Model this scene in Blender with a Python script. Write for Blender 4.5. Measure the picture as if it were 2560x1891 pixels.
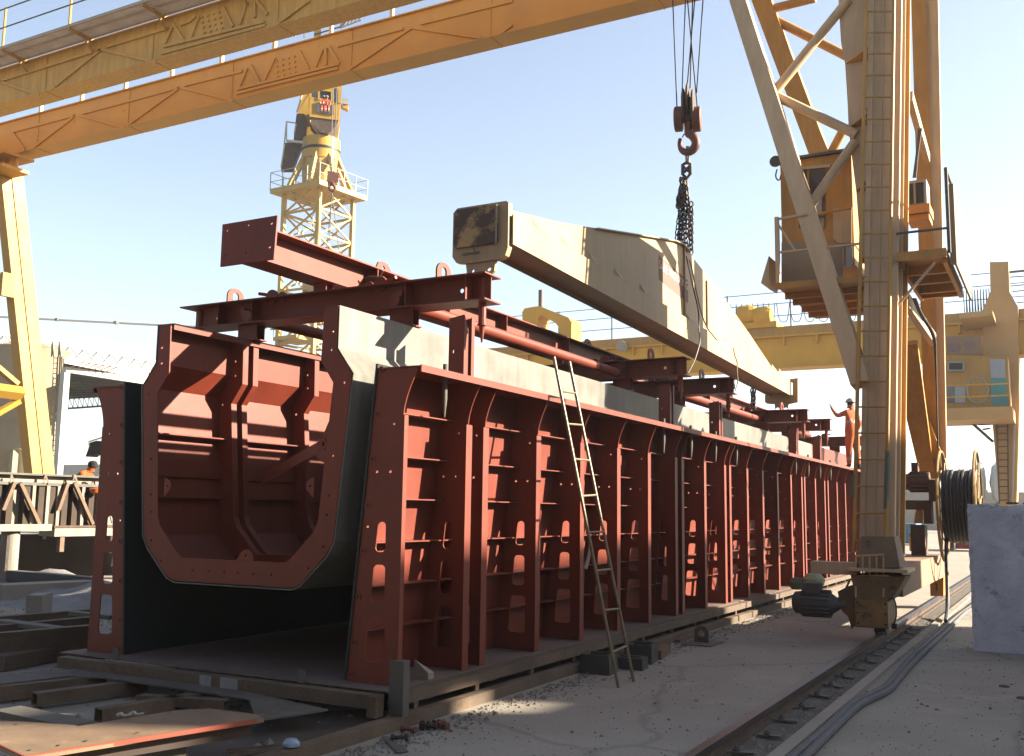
import bpy, bmesh, math, random
from mathutils import Vector, Matrix
from mathutils.geometry import tessellate_polygon
random.seed(7)
for o in list(bpy.data.objects): bpy.data.objects.remove(o)
S = bpy.context.scene
COL = S.collection
V = Vector
# ------------------------------------------------------------------ camera
W_, H_ = 2560.0, 1891.0
_a = V((-3327 - W_/2, 1211 - H_/2)); _b = V((2657 - W_/2, 1296 - H_/2))
F_ = math.sqrt(-(_a.dot(_b)))
_Y = V((_b.x, _b.y, F_)).normalized(); _X = -V((_a.x, _a.y, F_)).normalized(); _Z = _X.cross(_Y)
RM = Matrix((_X, _Y, _Z))                     # world = RM @ cam (x right, y down, z forward)
CAM = V((0, 0, 1.62))
cd = bpy.data.cameras.new('camera'); cam = bpy.data.objects.new('camera', cd); COL.objects.link(cam)
r, u, b = RM @ V((1, 0, 0)), RM @ V((0, -1, 0)), RM @ V((0, 0, -1))
cam.matrix_world = Matrix(((r.x, u.x, b.x, CAM.x), (r.y, u.y, b.y, CAM.y), (r.z, u.z, b.z, CAM.z), (0, 0, 0, 1)))
cd.sensor_width = 36; cd.lens = 36 * F_ / W_; cd.clip_end = 3000; cd.clip_start = .05
S.camera = cam
# ------------------------------------------------------------------ sky, sun, exposure
SUN = V((1, .57, .53)).normalized()
w = bpy.data.worlds.new('World'); S.world = w; w.use_nodes = True
nt = w.node_tree; bg = nt.nodes['Background']
sky = nt.nodes.new('ShaderNodeTexSky'); sky.sky_type = 'NISHITA'; sky.sun_disc = False
sky.sun_elevation = math.asin(SUN.z); sky.sun_rotation = math.atan2(SUN.x, SUN.y)
sky.air_density = 1.0; sky.dust_density = 1.2; sky.ozone_density = 1.0; sky.altitude = 0
# pale desert haze low in the sky: the lower air is whiter than the clear-sky model
_tc = nt.nodes.new('ShaderNodeTexCoord'); _sx = nt.nodes.new('ShaderNodeSeparateXYZ'); nt.links.new(_tc.outputs['Generated'], _sx.inputs[0])
_mr = nt.nodes.new('ShaderNodeMath'); _mr.operation = 'MULTIPLY_ADD'; nt.links.new(_sx.outputs['X'], _mr.inputs[0]); _mr.inputs[1].default_value = -.22; nt.links.new(_sx.outputs['Z'], _mr.inputs[2])
_rp = nt.nodes.new('ShaderNodeValToRGB'); e_ = _rp.color_ramp.elements
e_[0].position = 0.0; e_[0].color = (1.3, 1.2, 1.05, 1); e_[1].position = .9; e_[1].color = (.0, .0, .0, 1)
for pos, c_ in ((.12,(.80,.74,.70,1)),(.25,(.62,.52,.46,1)),(.42,(.62,.46,.30,1)),(.60,(.5,.36,.18,1))):
    k_ = e_.new(pos); k_.color = c_
nt.links.new(_mr.outputs[0], _rp.inputs[0])
_sc = nt.nodes.new('ShaderNodeVectorMath'); _sc.operation = 'SCALE'; nt.links.new(_rp.outputs[0], _sc.inputs[0]); _sc.inputs['Scale'].default_value = 1.0
_ad = nt.nodes.new('ShaderNodeVectorMath'); _ad.operation = 'ADD'; nt.links.new(sky.outputs[0], _ad.inputs[0]); nt.links.new(_sc.outputs[0], _ad.inputs[1])
nt.links.new(_ad.outputs[0], bg.inputs[0]); bg.inputs[1].default_value = .045
sd = bpy.data.lights.new('sun', 'SUN'); sd.energy = 5.0; sd.angle = math.radians(.53); sd.color = (1, .88, .70)
so = bpy.data.objects.new('sun', sd); COL.objects.link(so); so.rotation_euler = SUN.to_track_quat('Z', 'Y').to_euler()
S.view_settings.view_transform = 'Standard'; S.view_settings.look = 'None'
S.view_settings.exposure = 2.6; S.view_settings.gamma = 1.0
S.cycles.max_bounces = 8; S.cycles.diffuse_bounces = 5

# ------------------------------------------------------------------ tracing helpers: a photo pixel onto a plane of known place
def at(u, v, x=None, y=None, z=None, plane=None):
    d = RM @ V((u - W_/2, v - H_/2, F_))
    if x is not None: t = (x - CAM.x) / d.x
    elif y is not None: t = (y - CAM.y) / d.y
    elif z is not None: t = (z - CAM.z) / d.z
    else:
        a, k = plane                          # plane Y = a + k*Z
        t = (a + k*CAM.z - CAM.y) / (d.y - k*d.z)
    return CAM + d * t
def zm(x0, y0, s): return lambda u, v: (x0 + u/s, y0 + v/s)
def sh(u, v): return (u*1.14464, v*1.14464)
Z1 = zm(0,0,2.581); Z2 = zm(640,0,3.442); Z3 = zm(640,440,3.442); Z4 = zm(1100,440,2.581)
R1 = zm(1800,0,2.899); R2 = zm(1800,340,2.899); R3 = zm(1800,800,2.899); R4 = zm(1800,1321,2.899)
L1 = zm(0,640,3.442); L2 = zm(0,1100,3.442); L3 = zm(0,1411,3.442); L4 = zm(640,1411,3.442)
M1 = zm(320,720,3.24); M2 = zm(320,1100,3.24); M3 = zm(840,860,3.24); M4 = zm(840,1200,2.754)
T1 = zm(640,180,6.884); G1 = zm(0,1140,5.9); G2 = zm(0,1360,5.507); G3 = zm(0,780,5.507); P1 = zm(1900,360,3.934)
Q1 = zm(1420,1560,4.863); Q2 = zm(2160,1180,5.163)

# ------------------------------------------------------------------ materials
MATS = {}
KA = .43      # one albedo scale for all paints
def mat(name, c1, c2=None, scale=3.0, rough=.6, metal=0.0, bump=.15, c3=None, t3=.62, streak=0.0, s3=None, fine=0.0, mixlo=.35, mixhi=.65):
    if name in MATS: return MATS[name]
    m = bpy.data.materials.new(name); m.use_nodes = True; n = m.node_tree.nodes; l = m.node_tree.links
    p = n['Principled BSDF']; p.inputs['Roughness'].default_value = rough; p.inputs['Metallic'].default_value = metal
    p.inputs['Specular IOR Level'].default_value = .3
    tc = n.new('ShaderNodeNewGeometry'); mp = n.new('ShaderNodeMapping'); l.new(tc.outputs['Position'], mp.inputs[0])
    if streak: mp.inputs['Scale'].default_value = (1, 1, streak)
    c2 = c2 or tuple(x*.75 for x in c1)
    c1, c2 = tuple(x*KA for x in c1), tuple(x*KA for x in c2)
    if c3: c3 = tuple(x*KA for x in c3)
    nz = n.new('ShaderNodeTexNoise'); nz.inputs['Scale'].default_value = scale; nz.inputs['Detail'].default_value = 8; nz.inputs['Roughness'].default_value = .65
    l.new(mp.outputs[0], nz.inputs[0])
    cr = n.new('ShaderNodeValToRGB'); cr.color_ramp.elements[0].position = mixlo; cr.color_ramp.elements[1].position = mixhi
    cr.color_ramp.elements[0].color = (*c2, 1); cr.color_ramp.elements[1].color = (*c1, 1)
    l.new(nz.outputs[0], cr.inputs[0]); out = cr.outputs[0]
    if c3:
        n3 = n.new('ShaderNodeTexNoise'); n3.inputs['Scale'].default_value = s3 or scale*2.3; n3.inputs['Detail'].default_value = 10; n3.inputs['Roughness'].default_value = .7
        l.new(mp.outputs[0], n3.inputs[0])
        r3 = n.new('ShaderNodeValToRGB'); r3.color_ramp.elements[0].position = t3; r3.color_ramp.elements[1].position = t3 + .09
        l.new(n3.outputs[0], r3.inputs[0])
        mx = n.new('ShaderNodeMixRGB'); l.new(r3.outputs[0], mx.inputs[0]); l.new(out, mx.inputs[1]); mx.inputs[2].default_value = (*c3, 1); out = mx.outputs[0]
    if fine:
        nf = n.new('ShaderNodeTexNoise'); nf.inputs['Scale'].default_value = 60; nf.inputs['Detail'].default_value = 4
        l.new(tc.outputs['Position'], nf.inputs[0])
        rf = n.new('ShaderNodeMapRange'); rf.inputs[1].default_value = .3; rf.inputs[2].default_value = .7; rf.inputs[3].default_value = 1-fine; rf.inputs[4].default_value = 1+fine
        l.new(nf.outputs[0], rf.inputs[0])
        mm = n.new('ShaderNodeMixRGB'); mm.blend_type = 'MULTIPLY'; mm.inputs[0].default_value = 1
        l.new(out, mm.inputs[1]); l.new(rf.outputs[0], mm.inputs[2]); out = mm.outputs[0]
    l.new(out, p.inputs['Base Color'])
    rr = n.new('ShaderNodeMapRange'); rr.inputs[3].default_value = max(.05, rough-.12); rr.inputs[4].default_value = min(1, rough+.12)
    l.new(nz.outputs[0], rr.inputs[0]); l.new(rr.outputs[0], p.inputs['Roughness'])
    if bump:
        nb = n.new('ShaderNodeTexNoise'); nb.inputs['Scale'].default_value = scale*6; nb.inputs['Detail'].default_value = 6
        l.new(tc.outputs['Position'], nb.inputs[0])
        bp = n.new('ShaderNodeBump'); bp.inputs['Strength'].default_value = bump; bp.inputs['Distance'].default_value = .02
        l.new(nb.outputs[0], bp.inputs['Height']); l.new(bp.outputs[0], p.inputs['Normal'])
    MATS[name] = m; return m
PRIMER = mat('red_oxide_primer', (.31,.050,.021), (.235,.038,.017), 2.2, .55, bump=.05, c3=(.27,.085,.05), t3=.62, s3=3.5, fine=.05)
def weather(m, amt=.5):
    n = m.node_tree.nodes; l = m.node_tree.links; p = n['Principled BSDF']; src = p.inputs['Base Color'].links[0].from_socket
    g = n.new('ShaderNodeNewGeometry'); mp = n.new('ShaderNodeMapping'); mp.inputs['Scale'].default_value = (7,7,.7); l.new(g.outputs['Position'], mp.inputs[0])
    a = n.new('ShaderNodeTexNoise'); a.inputs['Scale'].default_value = 1.6; a.inputs['Detail'].default_value = 9; l.new(mp.outputs[0], a.inputs[0])
    ra = n.new('ShaderNodeMapRange'); ra.inputs[1].default_value = .35; ra.inputs[2].default_value = .7; ra.inputs[3].default_value = .80; ra.inputs[4].default_value = 1.12; l.new(a.outputs[0], ra.inputs[0])
    m1 = n.new('ShaderNodeMixRGB'); m1.blend_type = 'MULTIPLY'; m1.inputs[0].default_value = amt; l.new(src, m1.inputs[1]); l.new(ra.outputs[0], m1.inputs[2])
    v = n.new('ShaderNodeTexVoronoi'); v.inputs['Scale'].default_value = 11; l.new(g.outputs['Position'], v.inputs['Vector'])
    w1 = n.new('ShaderNodeTexNoise'); w1.inputs['Scale'].default_value = 1.1; l.new(g.outputs['Position'], w1.inputs[0])
    sb = n.new('ShaderNodeMath'); sb.operation = 'MULTIPLY_ADD'; l.new(w1.outputs[0], sb.inputs[0]); sb.inputs[1].default_value = -.22; l.new(v.outputs['Distance'], sb.inputs[2])
    rs = n.new('ShaderNodeMapRange'); rs.inputs[1].default_value = -.085; rs.inputs[2].default_value = -.06; rs.inputs[3].default_value = .45; rs.inputs[4].default_value = 0; l.new(sb.outputs[0], rs.inputs[0])
    m2 = n.new('ShaderNodeMixRGB'); l.new(rs.outputs[0], m2.inputs[0]); l.new(m1.outputs[0], m2.inputs[1]); m2.inputs[2].default_value = (.20,.11,.075,1)
    l.new(m2.outputs[0], p.inputs['Base Color'])
weather(PRIMER)
PRIMER_DUSTY = mat('dusty_primer', (.26,.18,.15), (.19,.125,.10), 2.5, .8, bump=.1, c3=(.30,.20,.15), t3=.55, s3=4, fine=.1)
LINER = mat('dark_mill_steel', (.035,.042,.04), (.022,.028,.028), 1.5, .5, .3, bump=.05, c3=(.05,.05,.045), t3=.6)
RAWSTEEL = mat('galvanised_sheet', (.34,.32,.27), (.20,.195,.175), 1.6, .5, .15, bump=.06, c3=(.40,.25,.17), t3=.64, s3=1.2, fine=.05)
CREAM = mat('dusty_cream_paint', (1.08,.74,.42), (.90,.61,.34), 1.2, .6, bump=.04, c3=(0.473,0.298,0.149), t3=.68, s3=3, streak=.35, fine=.04)
YELLOW = mat('yellow_crane_paint', (0.837,0.446,0.081), (0.675,0.365,0.081), 1.0, .55, bump=.04, c3=(0.378,0.203,0.068), t3=.66, s3=2.5, fine=.05)
ORANGE = mat('orange_crane_paint', (.88,.43,.08), (.70,.35,.075), 1.0, .55, bump=.04, c3=(0.377,0.189,0.065), t3=.68, s3=3, fine=.05)
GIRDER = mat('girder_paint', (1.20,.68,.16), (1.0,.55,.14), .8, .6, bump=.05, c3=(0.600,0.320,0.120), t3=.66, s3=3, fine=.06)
BEAMPAINT = mat('weathered_cream_beam', (.66,.49,.26), (.52,.385,.20), 1.5, .55, bump=.06, c3=(0.392,0.290,0.189), t3=.60, s3=2.6, streak=.3, fine=.06)
RUST = mat('rusty_steel', (.19,.12,.08), (.10,.065,.045), 3, .8, bump=.4, c3=(.20,.16,.12), t3=.56, fine=.15)
RUSTYELLOW = mat('scorched_yellow_plate', (.62,.42,.17), (.12,.07,.05), 2.6, .7, bump=.2, c3=(.16,.06,.03), t3=.6, s3=5, mixlo=.46, mixhi=.56, fine=.1)
BROWNSTEEL = mat('brown_beam_steel', (.24,.165,.11), (.14,.10,.07), 2.5, .8, bump=.3, c3=(.16,.085,.04), t3=.58, s3=2.2, fine=.15)
GREYSTEEL = mat('dusty_grey_steel', (.22,.20,.17), (.15,.14,.12), 3, .75, .1, bump=.2, c3=(.16,.10,.06), t3=.64, fine=.12)
LIGHTSTEEL = mat('sun_bleached_steel', (.50,.43,.33), (.38,.31,.23), 3, .7, bump=.2, c3=(.25,.16,.10), t3=.62, fine=.12)
CHAIN = mat('dark_chain_steel', (.16,.13,.11), (.08,.06,.05), 8, .45, .6, bump=.1)
ROPE = mat('greased_wire_rope', (.035,.035,.04), None, 20, .5, .3, bump=.1)
HOOKRED = mat('faded_red_hook', (.26,.085,.05), (.17,.06,.04), 4, .6, bump=.2)
RAILTOP = mat('rail_steel', (.24,.20,.19), (.15,.11,.10), 4, .35, .6, bump=.1)
HOSE = mat('grey_hose', (.21,.21,.215), (.15,.15,.155), 8, .8, bump=.5, c3=(.24,.20,.17), t3=.6)
REELBLACK = mat('black_cable', (.05,.05,.055), (.035,.035,.04), 6, .5, bump=.2)
MOTORGREY = mat('dusty_motor_grey', (.17,.155,.14), (.12,.11,.10), 5, .7, bump=.2, c3=(.22,.18,.14), t3=.6)
MOTORBROWN = mat('brown_motor', (.20,.12,.085), (.15,.09,.065), 4, .7, bump=.2)
WHITEPLASTIC = mat('white_casing', (.62,.60,.56), (.5,.48,.44), 3, .5, bump=.03)
DARK = mat('dark_grille', (.03,.028,.025), (.015,.015,.015), 10, .5, bump=.2)
GLASS = mat('cab_window_glass', (.10,.10,.11), (.16,.16,.17), 1.2, .08, .0, bump=0)
GLASS.node_tree.nodes['Principled BSDF'].inputs['Specular IOR Level'].default_value = .8
PALEPANE = mat('pale_window_pane', (.62,.66,.68), (.52,.56,.6), 1, .3, bump=0)
TEAL = mat('teal_panel', (.16,.50,.47), (.13,.42,.40), 1, .5, bump=.03)
BLUE = mat('blue_container_paint', (.09,.30,.50), (.07,.24,.42), 1, .5, bump=.1)
REDC = mat('red_container_paint', (.42,.04,.05), (.32,.03,.04), 1, .5, bump=.1)
WHITEWALL = mat('whitewashed_concrete', (1.05,1.10,1.14), (.72,.77,.84), 2.2, .9, bump=.2, c3=(.36,.38,.44), t3=.575, s3=3.0, fine=.10)
weather(CREAM, .5); weather(BEAMPAINT, .45); weather(GIRDER, .8); weather(RAWSTEEL, .7); weather(ORANGE, .7); weather(YELLOW, .6)
SILO = mat('silo_cream', (.48,.39,.25), (.40,.33,.21), .5, .7, bump=.05)
WHITE = mat('pale_paint', (.72,.70,.64), (.6,.58,.52), 1, .6, bump=.05)
ROOF = mat('sheet_roof_underside', (.40,.34,.24), (.28,.235,.165), .3, .7, bump=.1, c3=(.30,.26,.18), t3=.6)
HIVIS = mat('orange_coverall', (.85,.17,.02), (.70,.13,.02), 14, .8, bump=.6)
SKINM = mat('skin_dark', (.12,.065,.04), None, 8, .6, bump=.05)
GLOVE = mat('grey_glove', (.42,.42,.36), None, 20, .9, bump=.3)
BOOT = mat('black_boot', (.03,.027,.025), None, 10, .6, bump=.1)
REFLECT = mat('grey_reflective_tape', (.55,.55,.52), None, 10, .4, bump=.05)
HELMET = mat('white_hard_hat', (.55,.55,.52), None, 4, .4, bump=0)
HAIR = mat('dark_cloth', (.03,.025,.022), None, 10, .9, bump=.2)
ORANGEPLASTIC = mat('orange_plastic', (.85,.18,.02), None, 4, .4, bump=.02)
PAINTTEXT = mat('faded_white_lettering', (1.2,1.0,.9), (1.1,.9,.8), 10, .8, bump=0)
MARKTEXT = mat('pale_mill_marking', (.58,.60,.58), None, 10, .8, bump=0)
PURPLE = mat('faded_maroon_band', (.27,.14,.11), (.23,.13,.10), 6, .7, bump=.03, fine=.1)
GREENPAINT = mat('green_flaked_paint', (.10,.25,.17), (.25,.22,.14), 5, .7, bump=.1, fine=.1)
SANDWALL = mat('sand_coloured_wall', (.50,.42,.31), (.42,.35,.26), .4, .85, bump=.05)
BLOCKERDARK = mat('dark_blocker', (.12,.10,.08), (.09,.075,.06), .5, .8, bump=.05)
GREENPACK = mat('pale_green_sacking', (.55,.66,.45), (.38,.52,.30), 8, .8, bump=.3)
def ground_mat():
    m = mat('yard_concrete', (.50,.45,.37), (.36,.32,.26), .55, .9, bump=.35, c3=(.50,.43,.36), t3=.55, s3=1.3, fine=.16, mixlo=.3, mixhi=.7)
    n = m.node_tree.nodes; l = m.node_tree.links; p = n['Principled BSDF']
    src = p.inputs['Base Color'].links[0].from_socket
    g = n.new('ShaderNodeNewGeometry')
    vo = n.new('ShaderNodeTexVoronoi'); vo.feature = 'DISTANCE_TO_EDGE'; vo.inputs['Scale'].default_value = .35
    ns = n.new('ShaderNodeTexNoise'); ns.inputs['Scale'].default_value = 1.3; ns.inputs['Detail'].default_value = 8
    ad = n.new('ShaderNodeMixRGB'); ad.inputs[0].default_value = .35; l.new(g.outputs['Position'], ad.inputs[1]); l.new(g.outputs['Position'], ns.inputs[0]); l.new(ns.outputs['Color'], ad.inputs[2])
    l.new(ad.outputs[0], vo.inputs['Vector'])
    rp = n.new('ShaderNodeValToRGB'); rp.color_ramp.elements[0].position = 0; rp.color_ramp.elements[0].color = (.5,.5,.5,1); rp.color_ramp.elements[1].position = .012; rp.color_ramp.elements[1].color = (1,1,1,1)
    l.new(vo.outputs['Distance'], rp.inputs[0])
    mx = n.new('ShaderNodeMixRGB'); mx.blend_type = 'MULTIPLY'; mx.inputs[0].default_value = .55; l.new(src, mx.inputs[1]); l.new(rp.outputs[0], mx.inputs[2])
    # fine dark grit and pebbles
    v2 = n.new('ShaderNodeTexVoronoi'); v2.inputs['Scale'].default_value = 9; l.new(g.outputs['Position'], v2.inputs['Vector'])
    r2 = n.new('ShaderNodeValToRGB'); r2.color_ramp.elements[0].position = .05; r2.color_ramp.elements[0].color = (.45,.42,.4,1); r2.color_ramp.elements[1].position = .11; r2.color_ramp.elements[1].color = (1,1,1,1)
    l.new(v2.outputs['Distance'], r2.inputs[0])
    m2 = n.new('ShaderNodeMixRGB'); m2.blend_type = 'MULTIPLY'; m2.inputs[0].default_value = .7; l.new(mx.outputs[0], m2.inputs[1]); l.new(r2.outputs[0], m2.inputs[2])
    l.new(m2.outputs[0], p.inputs['Base Color'])
    return m
GROUND = ground_mat()

# ------------------------------------------------------------------ mesh builder
class MB:
    def __init__(s): s.v = []; s.f = []; s.m = []; s.cm = 0
    def add(s, vs, fs):
        k = len(s.v); s.v += [V(x) for x in vs]
        for f in fs: s.f.append([k+i for i in f]); s.m.append(s.cm)
        return s
    def hexa(s, P):   # P 8 points: bottom 4 (ccw), top 4
        return s.add(P, [(3,2,1,0),(4,5,6,7),(0,1,5,4),(1,2,6,5),(2,3,7,6),(3,0,4,7)])
    def box(s, x0, x1, y0, y1, z0, z1):
        return s.hexa([(x0,y0,z0),(x1,y0,z0),(x1,y1,z0),(x0,y1,z0),(x0,y0,z1),(x1,y0,z1),(x1,y1,z1),(x0,y1,z1)])
    def frame(s, p, q, up):
        d = (q-p).normalized(); up = V(up)
        side = d.cross(up)
        if side.length < 1e-4: side = d.cross(V((1,0,0)))
        side.normalize(); upp = side.cross(d).normalized(); return d, side, upp
    def bar(s, p, q, w, h, up=(0,0,1), w2=None, h2=None, os=0, ou=0):
        p, q = V(p), V(q); d, sd, upp = s.frame(p, q, up); w2 = w2 or w; h2 = h2 or h
        A = [p+sd*(os+a*w/2)+upp*(ou+c*h/2) for a, c in ((-1,-1),(1,-1),(1,1),(-1,1))]
        B = [q+sd*(os+a*w2/2)+upp*(ou+c*h2/2) for a, c in ((-1,-1),(1,-1),(1,1),(-1,1))]
        return s.add(A+B, [(0,1,2,3),(7,6,5,4),(0,4,5,1),(1,5,6,2),(2,6,7,3),(3,7,4,0)])
    def ibeam(s, p, q, w, h, tf=.014, tw=.01, up=(0,0,1)):
        s.bar(p, q, w, tf, up, ou=h/2-tf/2); s.bar(p, q, w, tf, up, ou=-h/2+tf/2); s.bar(p, q, tw, h-2*tf, up); return s
    def hollow(s, p, q, w, h, t=.01, up=(0,0,1)):
        s.bar(p, q, w, t, up, ou=h/2-t/2); s.bar(p, q, w, t, up, ou=-h/2+t/2)
        s.bar(p, q, t, h-2*t, up, os=w/2-t/2); s.bar(p, q, t, h-2*t, up, os=-w/2+t/2); return s
    def tube(s, p, q, r, n=10, r2=None, cap=True):
        p, q = V(p), V(q); d, sd, up = s.frame(p, q, (0,0,1)); r2 = r if r2 is None else r2
        A = [p+(sd*math.cos(2*math.pi*i/n)+up*math.sin(2*math.pi*i/n))*r for i in range(n)]
        B = [q+(sd*math.cos(2*math.pi*i/n)+up*math.sin(2*math.pi*i/n))*r2 for i in range(n)]
        fs = [(i,(i+1)%n,n+(i+1)%n,n+i) for i in range(n)]
        if cap: fs += [tuple(range(n))[::-1], tuple(range(n,2*n))]
        return s.add(A+B, fs)
    def path(s, pts, r, n=8, closed=False, smooth=0):
        P = [V(p) for p in pts]
        for _ in range(smooth):
            Q = []
            for i in range(len(P)-1): Q += [P[i]*.75+P[i+1]*.25, P[i]*.25+P[i+1]*.75]
            P = [P[0]]+Q+[P[-1]] if not closed else Q
        k = len(s.v); m = len(P); rr = r if callable(r) else (lambda t: r)
        ref = V((0,0,1)); prev = None
        for i in range(m):
            a = P[(i-1) % m] if closed else P[max(i-1,0)]; c = P[(i+1) % m] if closed else P[min(i+1,m-1)]
            d = (c-a).normalized()
            if prev is None:
                sd = d.cross(ref)
                if sd.length < .05: sd = d.cross(V((1,0,0)))
            else: sd = prev - d*prev.dot(d)
            sd.normalize(); prev = sd; up = sd.cross(d)
            R = rr(i/max(1,m-1))
            for j in range(n): s.v.append(P[i]+(sd*math.cos(2*math.pi*j/n)+up*math.sin(2*math.pi*j/n))*R)
        for i in range(m if closed else m-1):
            for j in range(n):
                i2 = (i+1) % m
                s.f.append([k+i*n+j, k+i*n+(j+1)%n, k+i2*n+(j+1)%n, k+i2*n+j]); s.m.append(s.cm)
        if not closed:
            s.f.append([k+j for j in range(n)][::-1]); s.m.append(s.cm); s.f.append([k+(m-1)*n+j for j in range(n)]); s.m.append(s.cm)
        return s
    def plate(s, outer, holes, fn, T):
        """outer, holes: 2D polygons; fn maps (a,b) to 3D; T thickness vector"""
        T = V(T); loops = [outer]+list(holes)
        tri = tessellate_polygon([[V((a,b,0)) for a, b in lp] for lp in loops])
        flat = [p for lp in loops for p in lp]; n = len(flat)
        base = [V(fn(a,b)) for a, b in flat]
        fs = [tuple(t) for t in tri]+[tuple(n+i for i in t[::-1]) for t in tri]
        k = 0
        for lp in loops:
            m = len(lp)
            for i in range(m): fs.append((k+i, k+(i+1)%m, n+k+(i+1)%m, n+k+i))
            k += m
        return s.add(base+[p+T for p in base], fs)
    def lathe(s, c, axis, prof, n=24):
        c = V(c); ax = V(axis).normalized(); sd = ax.cross(V((0,0,1)))
        if sd.length < .01: sd = ax.cross(V((1,0,0)))
        sd.normalize(); up = sd.cross(ax); k = len(s.v)
        for h, R in prof:
            for j in range(n): s.v.append(c+ax*h+(sd*math.cos(2*math.pi*j/n)+up*math.sin(2*math.pi*j/n))*R)
        for i in range(len(prof)-1):
            for j in range(n): s.f.append([k+i*n+j, k+i*n+(j+1)%n, k+(i+1)*n+(j+1)%n, k+(i+1)*n+j]); s.m.append(s.cm)
        return s
    def link(s, c, d, side, L=.07, wd=.045, r=.009):
        c, d, side = V(c), V(d), V(side); pts = []
        for i in range(10):
            a = 2*math.pi*i/10; ca, sa = math.cos(a), math.sin(a)
            pts.append(c + side*(ca*wd/2) + d*(sa*wd/2 + math.copysign((L-wd)/2, sa)))
        return s.path(pts, r, 5, closed=True)
    def chain(s, p, q, L=.075, wd=.048, r=.009, jit=0):
        p, q = V(p), V(q); d = (q-p); n = max(1, int(d.length/(L-2.2*r))); d.normalize()
        a = d.cross(V((.3,1,.1))).normalized(); b_ = d.cross(a)
        for i in range(n):
            c = p+(q-p)*((i+.5)/n)
            c += V((random.uniform(-jit,jit), random.uniform(-jit,jit), 0))
            s.link(c, d, (a+b_*.3).normalized() if i % 2 else (b_-a*.3).normalized(), L, wd, r)
        return s
    def build(s, name, m, parent=None, smooth=False):
        me = bpy.data.meshes.new(name); me.from_pydata([tuple(x) for x in s.v], [], s.f)
        ms = m if isinstance(m, (list, tuple)) else [m]
        for x in ms: me.materials.append(x)
        if len(ms) > 1: me.polygons.foreach_set('material_index', s.m)
        bm = bmesh.new(); bm.from_mesh(me); bmesh.ops.recalc_face_normals(bm, faces=bm.faces); bm.to_mesh(me); bm.free()
        if smooth:
            me.polygons.foreach_set('use_smooth', [True]*len(me.polygons))
            try: me.set_sharp_from_angle(angle=math.radians(35))
            except Exception: pass
        me.update()
        o = bpy.data.objects.new(name, me); COL.objects.link(o)
        if parent:
            o.parent = parent; par = parent; off = V((0,0,0))
            while par: off += par.location; par = par.parent
            me.transform(Matrix.Translation(-off))
        return o
def tag(o, label=None, cat=None, group=None, kind=None):
    if label: o['label'] = label
    if cat: o['category'] = cat
    if group: o['group'] = group
    if kind: o['kind'] = kind
    return o
def thing(name, label, cat, loc=(0,0,0), group=None):
    o = bpy.data.objects.new(name, None); COL.objects.link(o); o.location = loc; o.empty_display_size = .2
    return tag(o, label, cat, group)
def struct(name, mb, m, **k): return tag(mb.build(name, m, **k), kind='structure')
def copy_tree(o, parent=None):
    c = o.copy(); COL.objects.link(c); c.parent = parent
    for ch in [x for x in bpy.data.objects if x.parent == o]: copy_tree(ch, c)
    return c
def rrect(x0, x1, z0, z1, r=.03, n=4, sk=0):
    """rounded rectangle, sk shifts the left lower side (trapezoid)"""
    out = []
    for cx, cz, a0 in ((x1-r,z0+r,-90),(x1-r,z1-r,0),(x0+r,z1-r,90),(x0+r,z0+r,180)):
        for i in range(n+1):
            a = math.radians(a0+90*i/n); x, z = cx+r*math.cos(a), cz+r*math.sin(a)
            if a0 == 180: x += sk
            out.append((x, z))
    return out
def circ(x, z, r, n=10): return [(x+r*math.cos(2*math.pi*i/n), z+r*math.sin(2*math.pi*i/n)) for i in range(n)]
def text(body, size, M, m, name, parent, depth=.0015):
    cu = bpy.data.curves.new(name, 'FONT'); cu.body = body; cu.size = size; cu.extrude = depth; cu.align_x = 'CENTER'; cu.align_y = 'CENTER'
    t = bpy.data.objects.new(name, cu); COL.objects.link(t)
    me = bpy.data.meshes.new_from_object(t.evaluated_get(bpy.context.evaluated_depsgraph_get()))
    bpy.data.objects.remove(t); me.transform(M); me.materials.clear(); me.materials.append(m)
    o = bpy.data.objects.new(name, me); COL.objects.link(o); o.parent = parent
    off = V((0,0,0)); par = parent
    while par: off += par.location; par = par.parent
    me.transform(Matrix.Translation(-off)); return o

# =================================================================== SETTING
g = MB(); g.add([(-420,-60,0),(160,-60,0),(160,640,0),(-420,640,0)], [(0,1,2,3)])
struct('ground', g, GROUND)
# tall workshop east of the yard, out of frame; it shades the lower mould and the foreground
def workshop():
    t = thing('workshop_hall', 'tall pale workshop hall standing right of the yard outside the picture', 'building', (16,20,0))
    m = MB(); m.plate([(16.5,0),(26.5,0),(26.5,12.2),(16.5,12.2)], [[(18.75,10.55),(19.4,10.55),(19.4,11.05),(18.75,11.05)]], lambda a, b: (16,a,b), (.25,0,0)); m.build('wall', SANDWALL, t)  # slot cut through the wall so a sun patch reaches the ground
    m = MB(); m.box(16.26,30,16.9,26.5,0,9.6); m.build('hall_body', SANDWALL, t)
    m = MB(); m.box(16,30,-24,16.89,0,7.6); m.build('blocker_wing', BLOCKERDARK, t)  # unseen low wings, here and next, added to hold back sky light
    m = MB(); m.box(16,30,26.51,60,0,5.5); m.build('blocker_wing', BLOCKERDARK, t)
    m = MB(); m.box(16.26,30.3,16.7,18.7,9.61,9.7); m.build('roof', ROOF, t)
workshop()
m = MB(); m.box(-40,15,-26,-14,0,13)  # unseen block added behind the camera to cut sky fill light
tag(m.build('sky_blocker', BLOCKERDARK), 'big dark sky-light blocker added behind the camera, outside the picture', 'building')
XC = -6.38
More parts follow.
